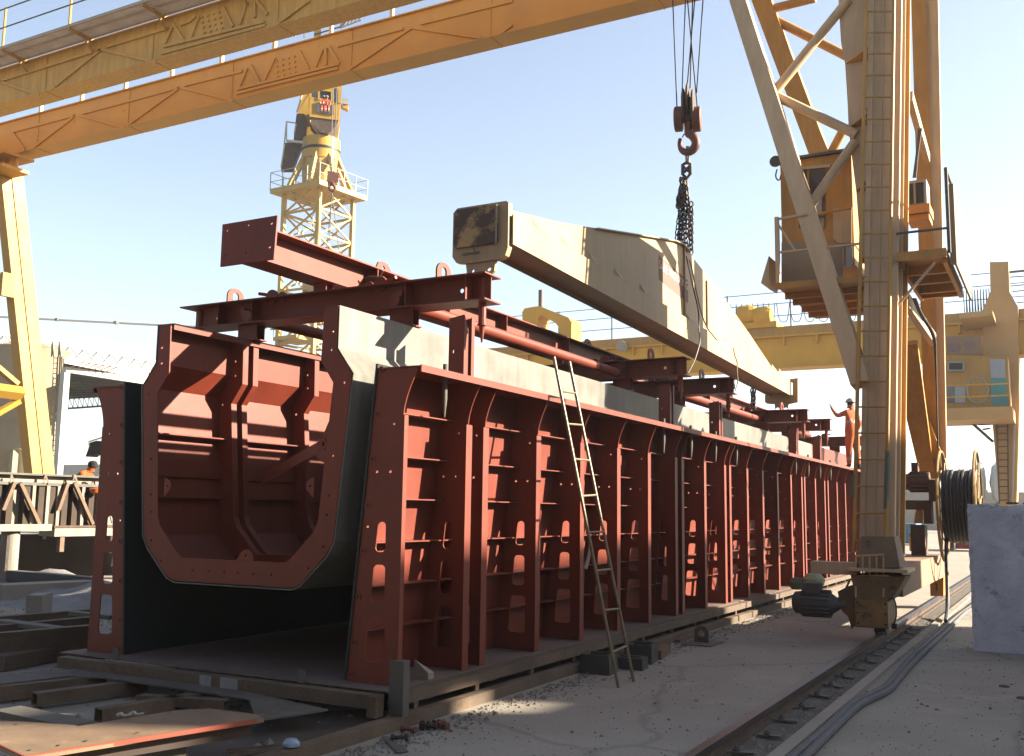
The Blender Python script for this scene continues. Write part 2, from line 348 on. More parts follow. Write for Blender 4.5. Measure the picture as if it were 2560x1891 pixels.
RIBS = [6.61, 7.57, 7.87, 8.93, 9.98, 11.02, 12.03, 13.05, 13.32, 14.32, 15.33, 15.60, 16.60, 17.60, 18.65, 19.70, 20.62, 20.88, 21.90, 22.86, 23.22, 24.25, 25.27, 26.35, 27.45, 28.3, 28.6, 29.6]
YEND = 29.62
def skx(z): return -5.09 + .22*(z-.25)/2.55          # X of the near wall skin
STF = [2.408, 2.05, 1.70, 1.347, .995, .65]
def make_wall(mir, ribs, label):
    f = (lambda x: 2*XC - x) if mir else (lambda x: x)
    sgn = -1 if mir else 1
    t = thing('side_formwork', label, 'formwork wall', (f(-4.85), 6.61, .25))
    m = MB(); m.hexa([(f(skx(.25)),6.61,.25),(f(skx(.25)),YEND,.25),(f(skx(.25)+.008),YEND,.25),(f(skx(.25)+.008),6.61,.25),
                      (f(skx(2.75)),6.61,2.75),(f(skx(2.75)),YEND,2.75),(f(skx(2.75)+.008),YEND,2.75),(f(skx(2.75)+.008),6.61,2.75)])
    m.build('skin_plate', PRIMER, t)
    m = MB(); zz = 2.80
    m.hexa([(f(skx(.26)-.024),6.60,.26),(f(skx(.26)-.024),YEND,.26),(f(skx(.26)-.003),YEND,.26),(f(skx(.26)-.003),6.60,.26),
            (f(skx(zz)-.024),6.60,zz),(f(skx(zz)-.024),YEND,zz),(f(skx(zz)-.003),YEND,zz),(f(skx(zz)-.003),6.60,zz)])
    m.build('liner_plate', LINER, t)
    m = MB(); m.box(*sorted((f(-4.875),f(-4.452))), 6.60, YEND, 2.752, 2.764); m.box(*sorted((f(-4.452),f(-4.442))), 6.60, YEND, 2.712, 2.77)
    m.build('top_flange', PRIMER, t)
    for z in (STF if not mir else STF[:1]):
        x = skx(z); m = MB(); m.box(*sorted((f(x+.008),f(x+.135))), 6.63, YEND, z-.005, z+.005); m.build('stiffener', PRIMER, t)
    for i, y in enumerate(ribs):
        dbl = any(0 < y-q < .5 for q in RIBS[1:])
        front = i == 0
        outer = [(skx(.25)+.01,.25), (-4.613,.25), (-4.613,2.36)]
        outer += [(-4.613+.14*((z-2.36)/.39)**1.7, z) for z in (2.44,2.52,2.60,2.68,2.75)]
        outer += [(skx(2.75)+.01,2.75)]
        holes = [rrect(-4.83,-4.752,1.275,1.515,.034,4,-.018), rrect(-4.862,-4.747,.88,1.175,.034,4,-.02), rrect(-4.895,-4.733,.42,.78,.034,4,-.025),
                 circ(-4.855,1.915,.012), circ(-4.723,1.915,.012), circ(-4.875,2.66,.001) if 0 else circ(-4.70,2.30,.010)]
        th = .012
        if front:
            holes += [circ(-4.93,1.474,.012)]
        yw_ = y if front else y+.044
        m = MB(); m.plate(outer, holes, lambda a, b: (f(a), yw_, b), (0, th, 0))
        m.box(*sorted((f(-4.612),f(-4.600))), y, y+(.055 if front else .10), .25, 2.37)
        rb = m.build('rib', PRIMER, t)
        if front:
            for k, zb in enumerate((2.747,2.382,2.021,1.645,1.281,.916,.556,.305)):
                xb = skx(zb)+.035; m = MB(); m.lathe((f(xb), y-.001, zb), (0,-1,0), [(0,.030),(.008,.030),(.008,.016),(-.004,.015)], 14); m.build('bolt_boss', PRIMER, rb); m = MB(); m.lathe((f(xb), y-.002, zb), (0,-1,0), [(0,.0155),(.001,.0155),(.001,0)], 12); m.build('bolt_hole', DARK, rb)
    return t
wn = make_wall(False, RIBS, 'long red oxide side form with exposed vertical ribs, facing the crane rail')
for y in (7.72, 13.19, 15.47, 20.75, 23.04, 28.45):        # pointed guide posts above each joint
    m = MB()
    pr = [(-4.857,2.764),(-4.857,3.33),(-4.84,3.355),(-4.69,3.385),(-4.628,3.25),(-4.628,2.764)]
    m.plate([(-4.857,2.764),(-4.857,3.36),(-4.70,3.385),(-4.70,2.764)], [circ(-4.80,3.05,.018)], lambda a, b: (a, y-.07, b), (0,.012,0))
    m.plate([(-4.857,2.764),(-4.857,3.36),(-4.70,3.385),(-4.70,2.764)], [circ(-4.80,3.05,.018)], lambda a, b: (a, y+.10, b), (0,.012,0))
    m.add([(-4.70,y-.07,2.764),(-4.70,y+.0,2.764),(-4.70,y+.0,3.25),(-4.70,y-.07,3.384),(-4.692,y-.07,2.764),(-4.692,y+0,2.764),(-4.692,y+0,3.25),(-4.692,y-.07,3.384)], [(0,1,2,3),(7,6,5,4),(0,4,5,1),(1,5,6,2),(2,6,7,3),(3,7,4,0)])
    m.box(-4.70,-4.692,y+.06,y+.112,2.764,3.38)
    m.tube((-4.78,y-.058,3.05),(-4.78,y+.10,3.05),.03,12)
    m.build('guide_post', PRIMER, wn)
    for py in (y-.58, y+.55) if y > 8 else (7.20,):
        m = MB(); m.tube((-4.60,py,2.86),(-4.60,py,2.55),.022,10); m.tube((-4.60,py,2.55),(-4.60,py,2.40),.022,10,.007); m.build('guide_pin', GREYSTEEL if py > 0 else PRIMER, wn)
make_wall(True, [RIBS[0]], 'far side form, its slotted end post seen left of the dark gap')
# floor pan
m = MB(); m.box(-8.30,-4.555,6.42,YEND+.1,.236,.248); tag(m.build('base_plate', PRIMER_DUSTY), 'dusty red floor plate that both ribbed side forms stand on', 'steel plate')

# ---------------- support grillage under the floor pan
t = thing('support_grillage', 'brown box-section beams carrying the red floor plate just off the ground', 'beam frame', (-4.5,6.4,0))
m = MB(); m.hollow((-8.14,6.33,.183),(-4.56,6.33,.183),.11,.10); m.build('cross_beam', BROWNSTEEL, t)
WB = mat('white_brush_marks',(.5,.5,.52),(.35,.35,.36),9,.9,bump=0)
m = MB(); m.box(-6.35,-6.22,6.272,6.276,.135,.232); m.build('paint_patch', WB, t)
m = MB(); m.box(-6.12,-5.93,6.272,6.276,.135,.232); m.build('paint_patch', WB, t)
m = MB(); m.box(-4.56,-4.46,6.56,YEND,.145,.232); m.build('edge_beam', BROWNSTEEL, t)
m = MB(); m.box(-8.25,-8.15,6.56,YEND,.145,.232); m.build('edge_beam', BROWNSTEEL, t)
y = 6.66
while y < 29.5:
    m = MB(); m.box(-4.55,-4.47,y,y+.06,.092,.144); m.build('packer', BROWNSTEEL, t); y += 1.02 if (int(y) % 2) else .93
for y in [8,10,12,14,16,18,20,22,24,26,28]:
    m = MB(); m.box(-8.14,-4.57,y,y+.1,.10,.234); m.build('cross_beam', BROWNSTEEL, t)
m = MB(); m.box(-4.465,-4.37,6.36,6.44,.09,.49); m.box(-4.50,-4.465,6.36,6.372,.09,.49); m.build('corner_post', GREYSTEEL, t)
m = MB(); m.box(-4.58,-4.50,6.20,6.30,.092,.24); m.build('corner_block', BROWNSTEEL, t)
for x in (-7.56,-5.42):
    m = MB(); m.box(x,x+.075,6.40,6.408,.236,.34); m.build('stop_lug', GREYSTEEL, t)
for y0, y1 in ((4.72,9.95),(10.0,15.2),(15.25,20.4),(20.45,25.6),(25.65,29.5)):
    m = MB(); m.hollow((-4.425,y0,.045),(-4.425,y1,.045),.10,.09)
    tag(m.build('ground_beam', BROWNSTEEL), {4.72:'box-section beam whose open end lies nearest the camera at the bottom edge',10.0:'ground beam behind the foot of the thin ladder',15.25:'ground beam left of the crane drive motor',20.45:'sunlit ground beam behind the near crane leg',25.65:'farthest ground beam hidden past the crane leg'}[y0], 'steel beam', 'beams laid along the mould foot')
m = MB(); m.add([(-4.72,7.02,.249),(-4.58,7.10,.249),(-4.58,7.02,.249),(-4.72,7.02,.40),(-4.58,7.10,.30),(-4.58,7.02,.30)], [(0,1,2),(5,4,3),(0,3,4,1),(1,4,5,2),(2,5,3,0)])
tag(m.build('steel_wedge', LIGHTSTEEL), 'small pointed steel wedge standing on the red floor by the first post', 'wedge')

# ---------------- inner core (the tub hanging between the walls)
def mirr(P): return [(2*XC-x, z) for x, z in P][::-1]
RO = [(-5.31,3.325),(-5.31,2.955),(-5.14,2.735),(-5.275,1.34),(-5.345,1.237),(-5.60,.985),(-5.70,.95)]
RI = [(-5.46,3.325),(-5.475,2.86),(-5.335,2.665),(-5.44,1.518),(-5.48,1.425),(-5.72,1.19),(-5.775,1.155)]
OUT = RO + mirr(RO)[0:]; INN = RI + mirr(RI)
core = thing('inner_form', 'red tub-shaped inner form standing between the two side forms', 'inner formwork', (XC,6.6,.95))
def strip(mb, P, y0, y1, t):
    """extrude an open XZ polyline along Y with thickness t to its left"""
    n = len(P); N = []
    for i in range(n):
        a = V(P[max(i-1,0)]); b = V(P[min(i+1,n-1)]); d = (b-a).normalized(); N.append(V((d.y,-d.x))*t)
    Q = [(P[i][0]+N[i].x, P[i][1]+N[i].y) for i in range(n)]
    lp = list(P)+Q[::-1]
    return mb.plate(lp, [], lambda a, b: (a, y0, b), (0, y1-y0, 0))
m = MB(); strip(m, OUT, 6.62, YEND, .008); m.build('inner_shell', PRIMER, core)
m = MB(); strip(m, [(x+(.012 if x > XC else -.012)*(1 if z > 1 else 0), z-(.012 if z < 1.3 else 0)) for x, z in OUT], 6.60, 24.9, -.008); sheet = m.build('outer_sheet', RAWSTEEL, core)
TH = .012
CR = [6.605, 7.57, 7.72, 8.70, 9.75, 10.8, 11.85, 12.95, 13.25, 14.3, 15.35, 16.6, 17.6, 18.7, 20, 21.5, 23, 24.9]
for i, y in enumerate(CR):
    m = MB(); lp = OUT + INN[::-1]
    holes = []
    if i < 4:
        for x, z in [(-5.36,3.1),(-5.37,2.95),(-5.22,2.66),(-5.31,2.05),(-5.335,1.72),(-5.35,1.56),(-5.375,1.30),(-5.52,1.12)]: holes += [circ(x,z,.013,8), circ(2*XC-x,z,.013,8)]
        for x in (-5.92,-6.12,-6.30,-6.46,-6.64,-6.84): holes.append(circ(x,1.05,.013,8))
    m.plate(lp, holes, lambda a, b: (a, y, b), (0, TH, 0))
    if i: strip(m, INN, y+TH+.001, y+.075, -.008)
    fr = m.build('frame_rib', PRIMER, core)
    if i == 0:
        for x in (-5.50, 2*XC+5.50-.0):
            mm = MB(); s_ = -1 if x > XC else 1
            mm.plate([(x,1.88),(x+s_*.07,1.84),(x+s_*.085,1.80),(x+s_*.07,1.76),(x,1.70)], [circ(x+s_*.04,1.80,.012)], lambda a, b: (a, y-.0, b), (0,.012,0)); mm.build('ear_plate', PRIMER, fr)
        mm = MB(); mm.plate([(-6.31,1.16)]+[(-6.22+.09*math.cos(math.radians(a)),1.16+.09*math.sin(math.radians(a))) for a in range(180,-1,-15)], [circ(-6.22,1.20,.012)], lambda a, b: (a, y, b), (0,.012,0)); mm.build('ear_plate', PRIMER, fr)
for z, x in ((2.30,-7.565),(1.70,-7.545)):
    for sx in (1,-1):
        m = MB(); xx = x if sx > 0 else 2*XC-x; m.box(*sorted((xx+sx*.01, xx+sx*.10)), 6.66, 24.8, z-.006, z+.006); m.build('stiffener', PRIMER, core)
for z0, z1 in ((3.29,3.325),):
    for sx in (1,-1):
        xx = -7.45 if sx > 0 else 2*XC+7.45; m = MB(); m.box(*sorted((xx+sx*.04, xx+sx*.17)), 6.63, 24.85, 3.318, 3.33); m.box(*sorted((xx+sx*.16, xx+sx*.17)), 6.63, 24.85, 3.27, 3.318); m.build('top_angle', PRIMER, core)
for z in (1.35,1.9):
    m = MB(); m.box(-7.52,-7.50,6.65,24.8,z-.005,z+.16); m.build('inner_batten', PRIMER, core)
# swinging brace inside the tub
m = MB(); pa, pb = V((-7.0,7.62,1.90)), V((-5.52,6.75,2.16)); m.bar(pa, pb, .012, .10, (0,0,1)); m.tube(pb+V((0,-.03,0)), pb+V((0,.03,0)), .05, 14); m.tube(pb+V((0,-.05,0)), pb+V((0,.05,0)), .018, 10); m.build('diagonal_brace', PRIMER, core)
m = MB(); m.plate([(-5.47,2.35),(-5.56,2.16),(-5.60,2.06),(-5.47,1.98)], [], lambda a, b: (a, 6.73, b), (0,.012,0)); m.build('brace_bracket', PRIMER, core)
Mt = Matrix.Translation((-5.2865,8.03,3.16)) @ Matrix(((0,0,1),(0,-1,0),(1,0,0))).to_4x4()
def plate_text(s, y, z, size):
    # writing runs down the plate; glyph up = +Y, reading direction = -Z, facing +X
    M = Matrix(((0,0,1,-5.2895),(0,1,0,y),(-1,0,0,z),(0,0,0,1)))
    text(s, size, M, MARKTEXT, 'mill_marking', core, .0008)
plate_text('S355JR', 8.62, 3.14, .085); plate_text('6294', 8.36, 3.20, .08); plate_text('MILL', 8.49, 3.08, .05); plate_text('STEEL 10MM', 8.76, 3.12, .05)
# dark mill-scale patches on the pale sheet
m = MB()
for y0, y1, z0, z1 in ((7.98,8.2,2.95,3.0),):
    pass
# chain hanging inside (its shadow falls on the lit wall)
m = MB(); m.chain((-5.50,7.90,3.52),(-5.50,7.90,3.05),.12,.07,.013); tag(m.build('hanging_chain', PRIMER), 'short chain hanging just behind the upper right arm of the tub frame', 'chain')

# ---------------- transverse spreader beams
CBY = [7.74, 13.19, 15.47, 20.75, 23.04, 28.45]
def crossbeam():
    t = thing('spreader_beam', 'x', 'steel beam', (XC,0,3.5), 'red cross-beams over the mould')
    m = MB(); x0, x1, zc = -8.27, -4.45, 3.625
    m.box(x0,x1,-.15,.15,3.738,3.752); m.box(x0,x1,-.15,.15,3.498,3.512)
    pl = [(x0+.1,3.512),(x1-.02,3.512),(x1-.02,3.738),(x0+.1,3.738)]
    m.plate(pl, [circ(x0+.42,3.62,.022,12), circ(x1-.33,3.63,.022,12)], lambda a, b: (a,-.005,b), (0,.010,0))
    for x in (x0+.55,-7.25,-5.33,x1-.22): m.box(x,x+.01,-.14,-.006,3.513,3.737); m.box(x,x+.01,.006,.14,3.513,3.737)
    m.build('i_beam', PRIMER, t)
    for x in (-7.62,-5.0):
        m = MB(); P = [(-.12,3.753),(-.12,3.83)]+[(.0-.12*math.cos(math.radians(a)),3.83+.09*math.sin(math.radians(a))) for a in range(15,180,15)]+[(.12,3.83),(.12,3.753)]
        m.plate(P, [rrect(-.045,.045,3.775,3.875,.04,4)], lambda a, b: (x, a, b), (.018,0,0)); m.build('lifting_lug', PRIMER, t)
    for x, s_ in ((-7.36,1),(-5.42,-1)):
        m = MB(); m.box(x-.13,x+.13,-.06,-.05,3.33,3.498); m.box(x-.13,x+.13,.05,.06,3.33,3.498); m.box(x-.006,x+.006,-.05,.05,3.33,3.498)
        m.box(x-.15,x+.15,-.08,.08,3.332,3.344); m.build('stub_leg', PRIMER, t)
        m = MB(); m.lathe((x+.25*s_,0,3.752),(0,0,1),[(0,.05),(.03,.05),(.03,.03),(.06,.03),(.06,0)],14); m.tube((x+.1*s_,-.02,3.83),(x+.35*s_,.02,3.78),.018,8); m.lathe((x+.28*s_,-.03,3.78),(0,1,0),[(0,0),(0,.075),(.03,.075),(.03,0)],16); m.lathe((x+.42*s_,-.03,3.765),(0,1,0),[(0,0),(0,.055),(.03,.055),(.03,0)],16); m.build('clamp_wheel', PRIMER, t)
        m = MB(); m.tube((x-.02*s_,-.13,3.64),(x-.02*s_,.13,3.64),.035,12); m.lathe((x-.02*s_,-.03,3.64),(0,1,0),[(0,0),(0,.06),(.022,.06)],16); m.build('tie_boss', PRIMER, t)
    for x in (-4.56, 2*XC+4.56+.1):
        m = MB(); m.tube((x,0,3.73),(x,0,3.30),.036,12); m.tube((x,0,3.30),(x,0,3.285),.045,12); m.tube((x,0,3.285),(x,0,3.13),.030,12,.008); m.build('locating_pin', PRIMER, t)
    return t
CBL = ['nearest red cross-beam, lowest lugs in full view above the tub mouth','second red cross-beam, behind the top of the thin ladder','third red cross-beam, close behind the second one','fourth red cross-beam, hanging under the lifting beam\'s far chain','fifth red cross-beam, just left of the orange-clad man','farthest red cross-beam, behind the orange-clad man']
cb = crossbeam()
for i, y in enumerate(CBY):
    o = cb if i == 0 else copy_tree(cb)
    o.location = (XC, y, 3.5); o['label'] = CBL[i]
# fix: first one was built around y = 0, its children already carry local offsets
# ---------------- long red beam on top, tie pipes
t = thing('longitudinal_beam', 'long red I-beam with a drilled square end plate, lying over the cross-beams', 'steel beam', (-6.42,6.68,3.87))
m = MB(); m.ibeam((-6.42,6.69,4.01),(-6.42,30,4.01),.30,.32,.016,.012)
for y in (8.45,9.9,11.3,13.2,15.5,17.5,20): m.box(-6.41,-6.28,y,y+.012,3.87,4.15)
m.build('i_beam', PRIMER, t)
m = MB(); m.plate([(-6.765,3.83),(-6.115,3.83),(-6.095,4.235),(-6.765,4.235)], [circ(-6.70,4.17,.012),circ(-6.44,4.19,.012),circ(-6.16,4.17,.014),circ(-6.17,3.95,.014),circ(-6.70,3.93,.012),circ(-6.44,3.92,.012)], lambda a, b: (a,6.665,b), (0,.02,0)); m.build('end_plate', PRIMER, t)
for y in CBY:
    m = MB(); m.box(-6.50,-6.34,y-.06,y-.05,3.753,3.849); m.box(-6.50,-6.34,y+.05,y+.06,3.753,3.849); m.box(-6.426,-6.414,y-.05,y+.05,3.753,3.849); m.build('saddle', PRIMER, t)
for y in (8.75,14.2,18.5,22):
    m = MB(); P = [(y-.14,4.171),(y-.14,4.24),(y-.11,4.29),(y-.04,4.31),(y+.05,4.30),(y+.12,4.24),(y+.14,4.171)]
    m.plate(P, [circ(y-.02,4.235,.03)], lambda a, b: (-6.43, a, b), (.018,0,0)); m.build('lifting_lug', PRIMER, t)
m = MB(); m.tube((-6.40,8.42,4.05),(-6.18,8.42,4.02),.035,12); m.tube((-6.33,8.46,3.96),(-6.19,8.42,4.12),.012,6); m.build('locking_pin', RUST, t)
for x, l in ((-5.45,'red tie pipe on the lit side of the long beam'),(-7.31,'red tie pipe on the shaded side of the long beam')):
    for y0, y1, s_ in ((7.6,13.0,'nearest '),(15.2,20.6,'middle '),(22.9,25.4,'farthest ')):
        m = MB(); m.tube((x,y0,3.575),(x,y1,3.575),.062,20); m.tube((x,y0+.3,3.575),(x,y0+.35,3.575),.068,20); m.tube((x,y1-.65,3.575),(x,y1-.6,3.575),.068,20)
        tag(m.build('tie_pipe', PRIMER, smooth=True), s_+l, 'steel pipe', 'tie pipes beside the long beam')
# ---------------- cream lifting beam
t = thing('lifting_beam', 'weathered cream lifting beam with a humped web, slung from the hook by chains', 'lifting beam', (-6,18,4.8))
def bz(y): return 4.84 - (y-10.49)*.32/14.2            # underside height
m = MB(); Y0, Y1 = 10.42, 24.75
def boxY(m, x0, x1, y0, y1, a0, a1, b0, b1): return m.hexa([(x0,y0,a0),(x1,y0,a0),(x1,y1,a1),(x0,y1,a1),(x0,y0,b0),(x1,y0,b0),(x1,y1,b1),(x0,y1,b1)])
boxY(m, -5.74,-5.72,Y0,Y1,bz(Y0),bz(Y1),bz(Y0)+.38,bz(Y1)+.38)
boxY(m, -6.26,-6.24,Y0,Y1,bz(Y0),bz(Y1),bz(Y0)+.38,bz(Y1)+.38)
boxY(m, -6.238,-5.742,Y0,Y1,bz(Y0)+.06,bz(Y1)+.06,bz(Y0)+.075,bz(Y1)+.075)
boxY(m, -6.238,-5.742,Y0,Y1,bz(Y0)+.34,bz(Y1)+.34,bz(Y0)+.36,bz(Y1)+.36)
m.build('box_girder', BEAMPAINT, t)
RG = []
for q in (Z4(500,262),Z4(770,310),Z4(1000,346),Z4(1350,400)): p = at(*q, x=-5.79); RG.append((p.y,p.z))
for q in (Z4(1510,426),Z4(1560,450),Z4(1600,495),Z4(1780,720),Z4(2000,1030),Z4(2150,1255)): p = at(*q, x=-5.79); RG.append((p.y,p.z))
RG[0] = (Y0, RG[0][1])
low = [(RG[-1][0]+.3, bz(RG[-1][0])+.33), (Y0, bz(Y0)+.33)]
for x in (-5.81,-6.19):
    m = MB(); m.plate(RG+low, [], lambda a, b: (x, a, b), (.02,0,0)); m.build('web_plate', BEAMPAINT, t)
m = MB()
for i in range(len(RG)-1):
    (ya,za),(yb,zb) = RG[i],RG[i+1]
    xa, xb = (-6.27,-5.73) if 2 <= i <= 5 else (-6.19,-5.79)
    m.hexa([(xa,ya,za+.002),(xb,ya,za+.002),(xb,yb,zb+.002),(xa,yb,zb+.002),(xa,ya,za+.022),(xb,ya,za+.022),(xb,yb,zb+.022),(xa,yb,zb+.022)])
m.build('top_flange', BEAMPAINT, t)
m = MB(); m.box(-5.789,-5.755,16.95,16.97,5.06,6.45); m.box(-5.789,-5.755,18.25,18.27,5.04,6.05); m.build('web_stiffener', BEAMPAINT, t)
for y in (11.05,11.9,12.8,13.75,14.8,15.9,17.0,18.2,19.4,20.5,21.5,22.4,23.2,23.9):
    m = MB(); z = bz(y)+.38; m.add([(-5.789,y,z+.001),(-5.722,y+.10,z+.001),(-5.789,y,z+.15),(-5.789,y+.3,z+.001),(-5.722,y+.32,z+.001),(-5.789,y+.012,z+.16)], [(0,1,2),(5,4,3),(0,3,4,1),(1,4,5,2),(2,5,3,0)])
    m.build('gusset', BEAMPAINT, t)
m = MB(); m.plate([(-6.56,4.76),(-6.50,4.68),(-6.3,4.655),(-5.86,4.665),(-5.80,4.70),(-5.765,4.80),(-5.765,5.36),(-5.80,5.385),(-6.50,5.385),(-6.56,5.33)], [], lambda a, b: (a,10.37,b), (0,.10,0)); ep = m.build('end_plate', BEAMPAINT, t)
m = MB(); P = rrect(-6.52,-5.90,4.86,5.35,.04); m.plate(P, [], lambda a, b: (a,10.33,b), (0,.036,0)); m.build('scorched_plate', RUSTYELLOW, t)
m = MB(); m.path([(-5.93,10.31,5.35),(-5.90,10.31,5.34),(-5.90,10.31,4.85),(-5.93,10.31,4.83)],.010,6); m.build('edge_rod', LIGHTSTEEL, t)
m = MB()
for x in (-6.33,-6.20): m.path([(x+.06*math.cos(a*.628),10.33+.03*math.sin(a*.628),4.765+.022*math.sin(a*.628)) for a in range(10)],.007,5,closed=True)
m.path([(-6.22,10.33,4.86),(-6.22,10.315,4.88),(-6.22,10.31,4.82),(-6.21,10.33,4.79)],.007,5)
m.build('ring', GREYSTEEL, t)
m = MB(); m.plate([(-6.38,4.67),(-6.36,4.53),(-6.30,4.48),(-6.02,4.49),(-5.97,4.53),(-5.95,4.67)], [circ(-6.28,4.56,.028,12),circ(-6.04,4.56,.028,12)], lambda a, b: (a,10.40,b), (0,.04,0)); m.build('lug_plate', BEAMPAINT, t)
YF = 24.55
q = lambda u, v: (at(*R3(u,v), y=YF).x, at(*R3(u,v), y=YF).z)
m = MB(); m.plate([q(310,538),q(310,590),q(325,602),q(385,606),q(475,606),q(550,590),q(550,415),q(490,422),q(490,440),q(513,450),q(513,540),q(430,500)], [], lambda a, b: (a,YF+.2,b), (0,.08,0)); m.build('end_plate', BEAMPAINT, t)
m = MB(); m.plate([q(380,606),q(382,655),q(395,664),q(468,664),q(480,655),q(480,606)], [circ(*q(400,645),.055,12),circ(*q(460,645),.055,12)], lambda a, b: (a,YF+.22,b), (0,.04,0)); m.build('lug_plate', BEAMPAINT, t)
# stencilled words on the web
p0 = at(*zm(1560,600,9.18)(830,560), x=-5.788); p1 = at(*zm(1560,600,9.18)(1440,1040), x=-5.788)
dd = (p1-p0); dd.x = 0
m = MB(); h = .17; e = V((0,0,1)); xx = V((.0018,0,0)); pA = p0+e*.14-dd*.05; pB = p1+e*.10+dd*.05
m.add([pA+xx,pB+xx,pB-e*.42+xx,pA-e*.42+xx], [(0,1,2,3)]); m.build('painted_band', PURPLE, t)
dn = dd.normalized(); upn = V((1,0,0)).cross(dn); upn.normalize()
if upn.z < 0: upn = -upn
mid = (p0+p1)/2 + V((.004,0,-.02)); M = Matrix(((0,0,1,mid.x),(dn.y,upn.y,0,mid.y),(dn.z,upn.z,0,mid.z),(0,0,0,1)))
text('SAFE WORKING', .21, M, PAINTTEXT, 'stencilled_words', t, .0005)
# ---------------- hook block, ropes, chain sling
HX, HY = -6.2, 18.42
hp = lambda u, v: at(*(1640+u/2.58, v/2.58), y=HY)
t = thing('hook_block', 'rusty red crane hook and pulley block on six wire ropes', 'crane hook', (HX,HY,8.7))
for xs in ((145,690,845),(262,690,845)):
    a = hp(xs[0],xs[1]); c = hp(xs[0],xs[2]); mid = (a+c)/2; R = (a-c).length/2
    m = MB(); m.lathe(mid-V((.09,0,0)),(1,.25,0),[(0,0),(0,R*.8),(.02,R),(.16,R),(.18,R*.8),(.18,0)],24); m.build('sheave_cover', HOOKRED, t)
for u0, z0, z1 in ((178,580,790),(205,545,760),(238,585,790)):
    a = hp(u0,z0); c = hp(u0,z1); mid = (a+c)/2; R = (a-c).length/2
    m = MB(); m.lathe(mid-V((.03,0,0)),(1,.25,0),[(0,0),(0,R*.85),(.015,R),(.045,R),(.06,R*.85),(.06,0)],24); m.build('sheave', RUST, t)
a, c = hp(150,745), hp(270,745); m = MB(); m.tube(a,c,.06,10); m.box(*sorted((hp(190,0).x,hp(232,0).x)),HY-.09,HY+.09,hp(210,790).z,hp(210,640).z); m.build('cheek_block', RUST, t)
m = MB(); m.tube(hp(208,770),hp(208,870),.085,14,.075)
hk = [hp(*p_) for p_ in ((208,860),(235,875),(256,905),(258,935),(242,965),(212,985),(180,982),(160,962),(152,930),(156,895))]
m.path(hk, lambda s_: .088-.055*max(0,s_-.45)/.55 if s_ > .45 else .088, 12, smooth=2); m.path([hp(190,862),hp(178,870),hp(170,888)],.012,6); m.build('hook', HOOKRED, t, smooth=True)
m = MB()
for a, c in (((108,0),(135,690)),((190,0),(166,660)),((203,0),(266,690)),((250,0),(200,570)),((236,0),(220,570)),((303,0),(262,600))):
    pa, pc = hp(*a), hp(*c); pa = pa+(pa-pc)*.28; m.tube(pa, pc, .013, 6)
m.build('wire_rope', ROPE, t)
t = thing('chain_sling', 'bundle of dark chains hanging from the hook to the lifting beam', 'chain sling', tuple(hp(205,1000)))
m = MB(); m.path([hp(206,945),hp(212,1000),hp(206,1060),hp(198,1060),hp(194,1000),hp(200,945)],.022,6,closed=True); m.build('master_link', LIGHTSTEEL, t)
m = MB(); m.path([hp(196,1050),hp(220,1060),hp(222,1120),hp(200,1150),hp(172,1125),hp(172,1065)],.035,6,closed=True); m.path([hp(175,1075),hp(215,1110)],.03,6); m.path([hp(215,1075),hp(180,1115)],.03,6); m.build('shackle', CHAIN, t)
top = hp(192,1150)
for i in range(8):
    u0 = 134+i*11.5; u1 = 178+(i-3.5)*4.2
    m = MB(); q0 = hp(u1,1150+random.uniform(-5,20)); q1 = hp(u0, 1560+i*7+random.uniform(-10,10)); q1.y += random.uniform(-.12,.12)
    md = (q0+q1)/2 + V((random.uniform(-.08,.08),random.uniform(-.1,.1),0))
    m.chain(q0, md, .125,.080,.0135,.006); m.chain(md, q1, .125,.080,.0135,.006); m.build('chain_leg', CHAIN, t)
m = MB(); m.chain(hp(228,1305),hp(228,1640),.125,.085,.016); m.build('chain_leg', CHAIN, t)
m = MB(); m.chain(hp(178,1160),hp(150,1330),.16,.12,.035,.01); m.build('chain_leg', CHAIN, t)
# near-end and far-end short chains, spare slings hanging behind
m = MB(); a = at(*R3(428,668), y=YF+.24); c = at(*R3(428,760), y=YF+.24); m.chain(a, c-V((0,0,.1)), .30,.19,.035); tag(m.build('coupling_chain', CHAIN), 'short heavy chain linking the lifting beam\'s far lug to a cross-beam', 'chain')
m = MB(); a = at(*R3(235,500), y=23.0); c = at(*R3(235,700), y=23.0); m.chain(a, c, .13,.09,.018,.01); m.chain(a+V((.04,0,0)), c+V((.03,0,.1)), .13,.09,.018,.01); tag(m.build('slack_chain', CHAIN), 'doubled slack chain hanging under the right half of the lifting beam', 'chain')
m = MB(); a = at(*R3(90,420), y=20.3); c = at(*R3(92,500), y=20.3); m.chain(a, c, .13,.09,.018,.01); tag(m.build('slack_chain', CHAIN), 'very short slack chain end above the third cross-beam', 'chain')
m = MB(); P = [zm(1560,600,9.18)(*p_) for p_ in ((1430,380),(1500,700),(1600,1150),(1720,1650))]; P = [at(*p_, x=-5.6) for p_ in P]+[at(*p_, x=-5.5) for p_ in (Z4(1668,980),Z4(1682,1060),Z4(1660,1140),Z4(1640,1200),Z4(1600,1275))]
m.path(P, .012, 6, smooth=2); m.build('tag_line', ROPE, None); tag([o for o in bpy.data.objects if o.name.startswith('tag_line')][-1], 'thin dark tag line dropping over the lifting beam from the sling', 'rope')
m = MB(); P = [zm(1560,600,9.18)(*p_) for p_ in ((1480,400),(1560,650),(1640,1100),(1760,1650))]; P = [at(*p_, x=-5.62) for p_ in P]+[at(*p_, x=-5.55) for p_ in (Z4(1720,980),Z4(1770,1040),Z4(1785,1060))]
m.path(P, .012, 6, smooth=2); tag(m.build('tag_line', mat('pale_rope',(.45,.36,.26),None,20,.9,bump=.1)), 'pale tag line beside the dark one on the lifting beam', 'rope')
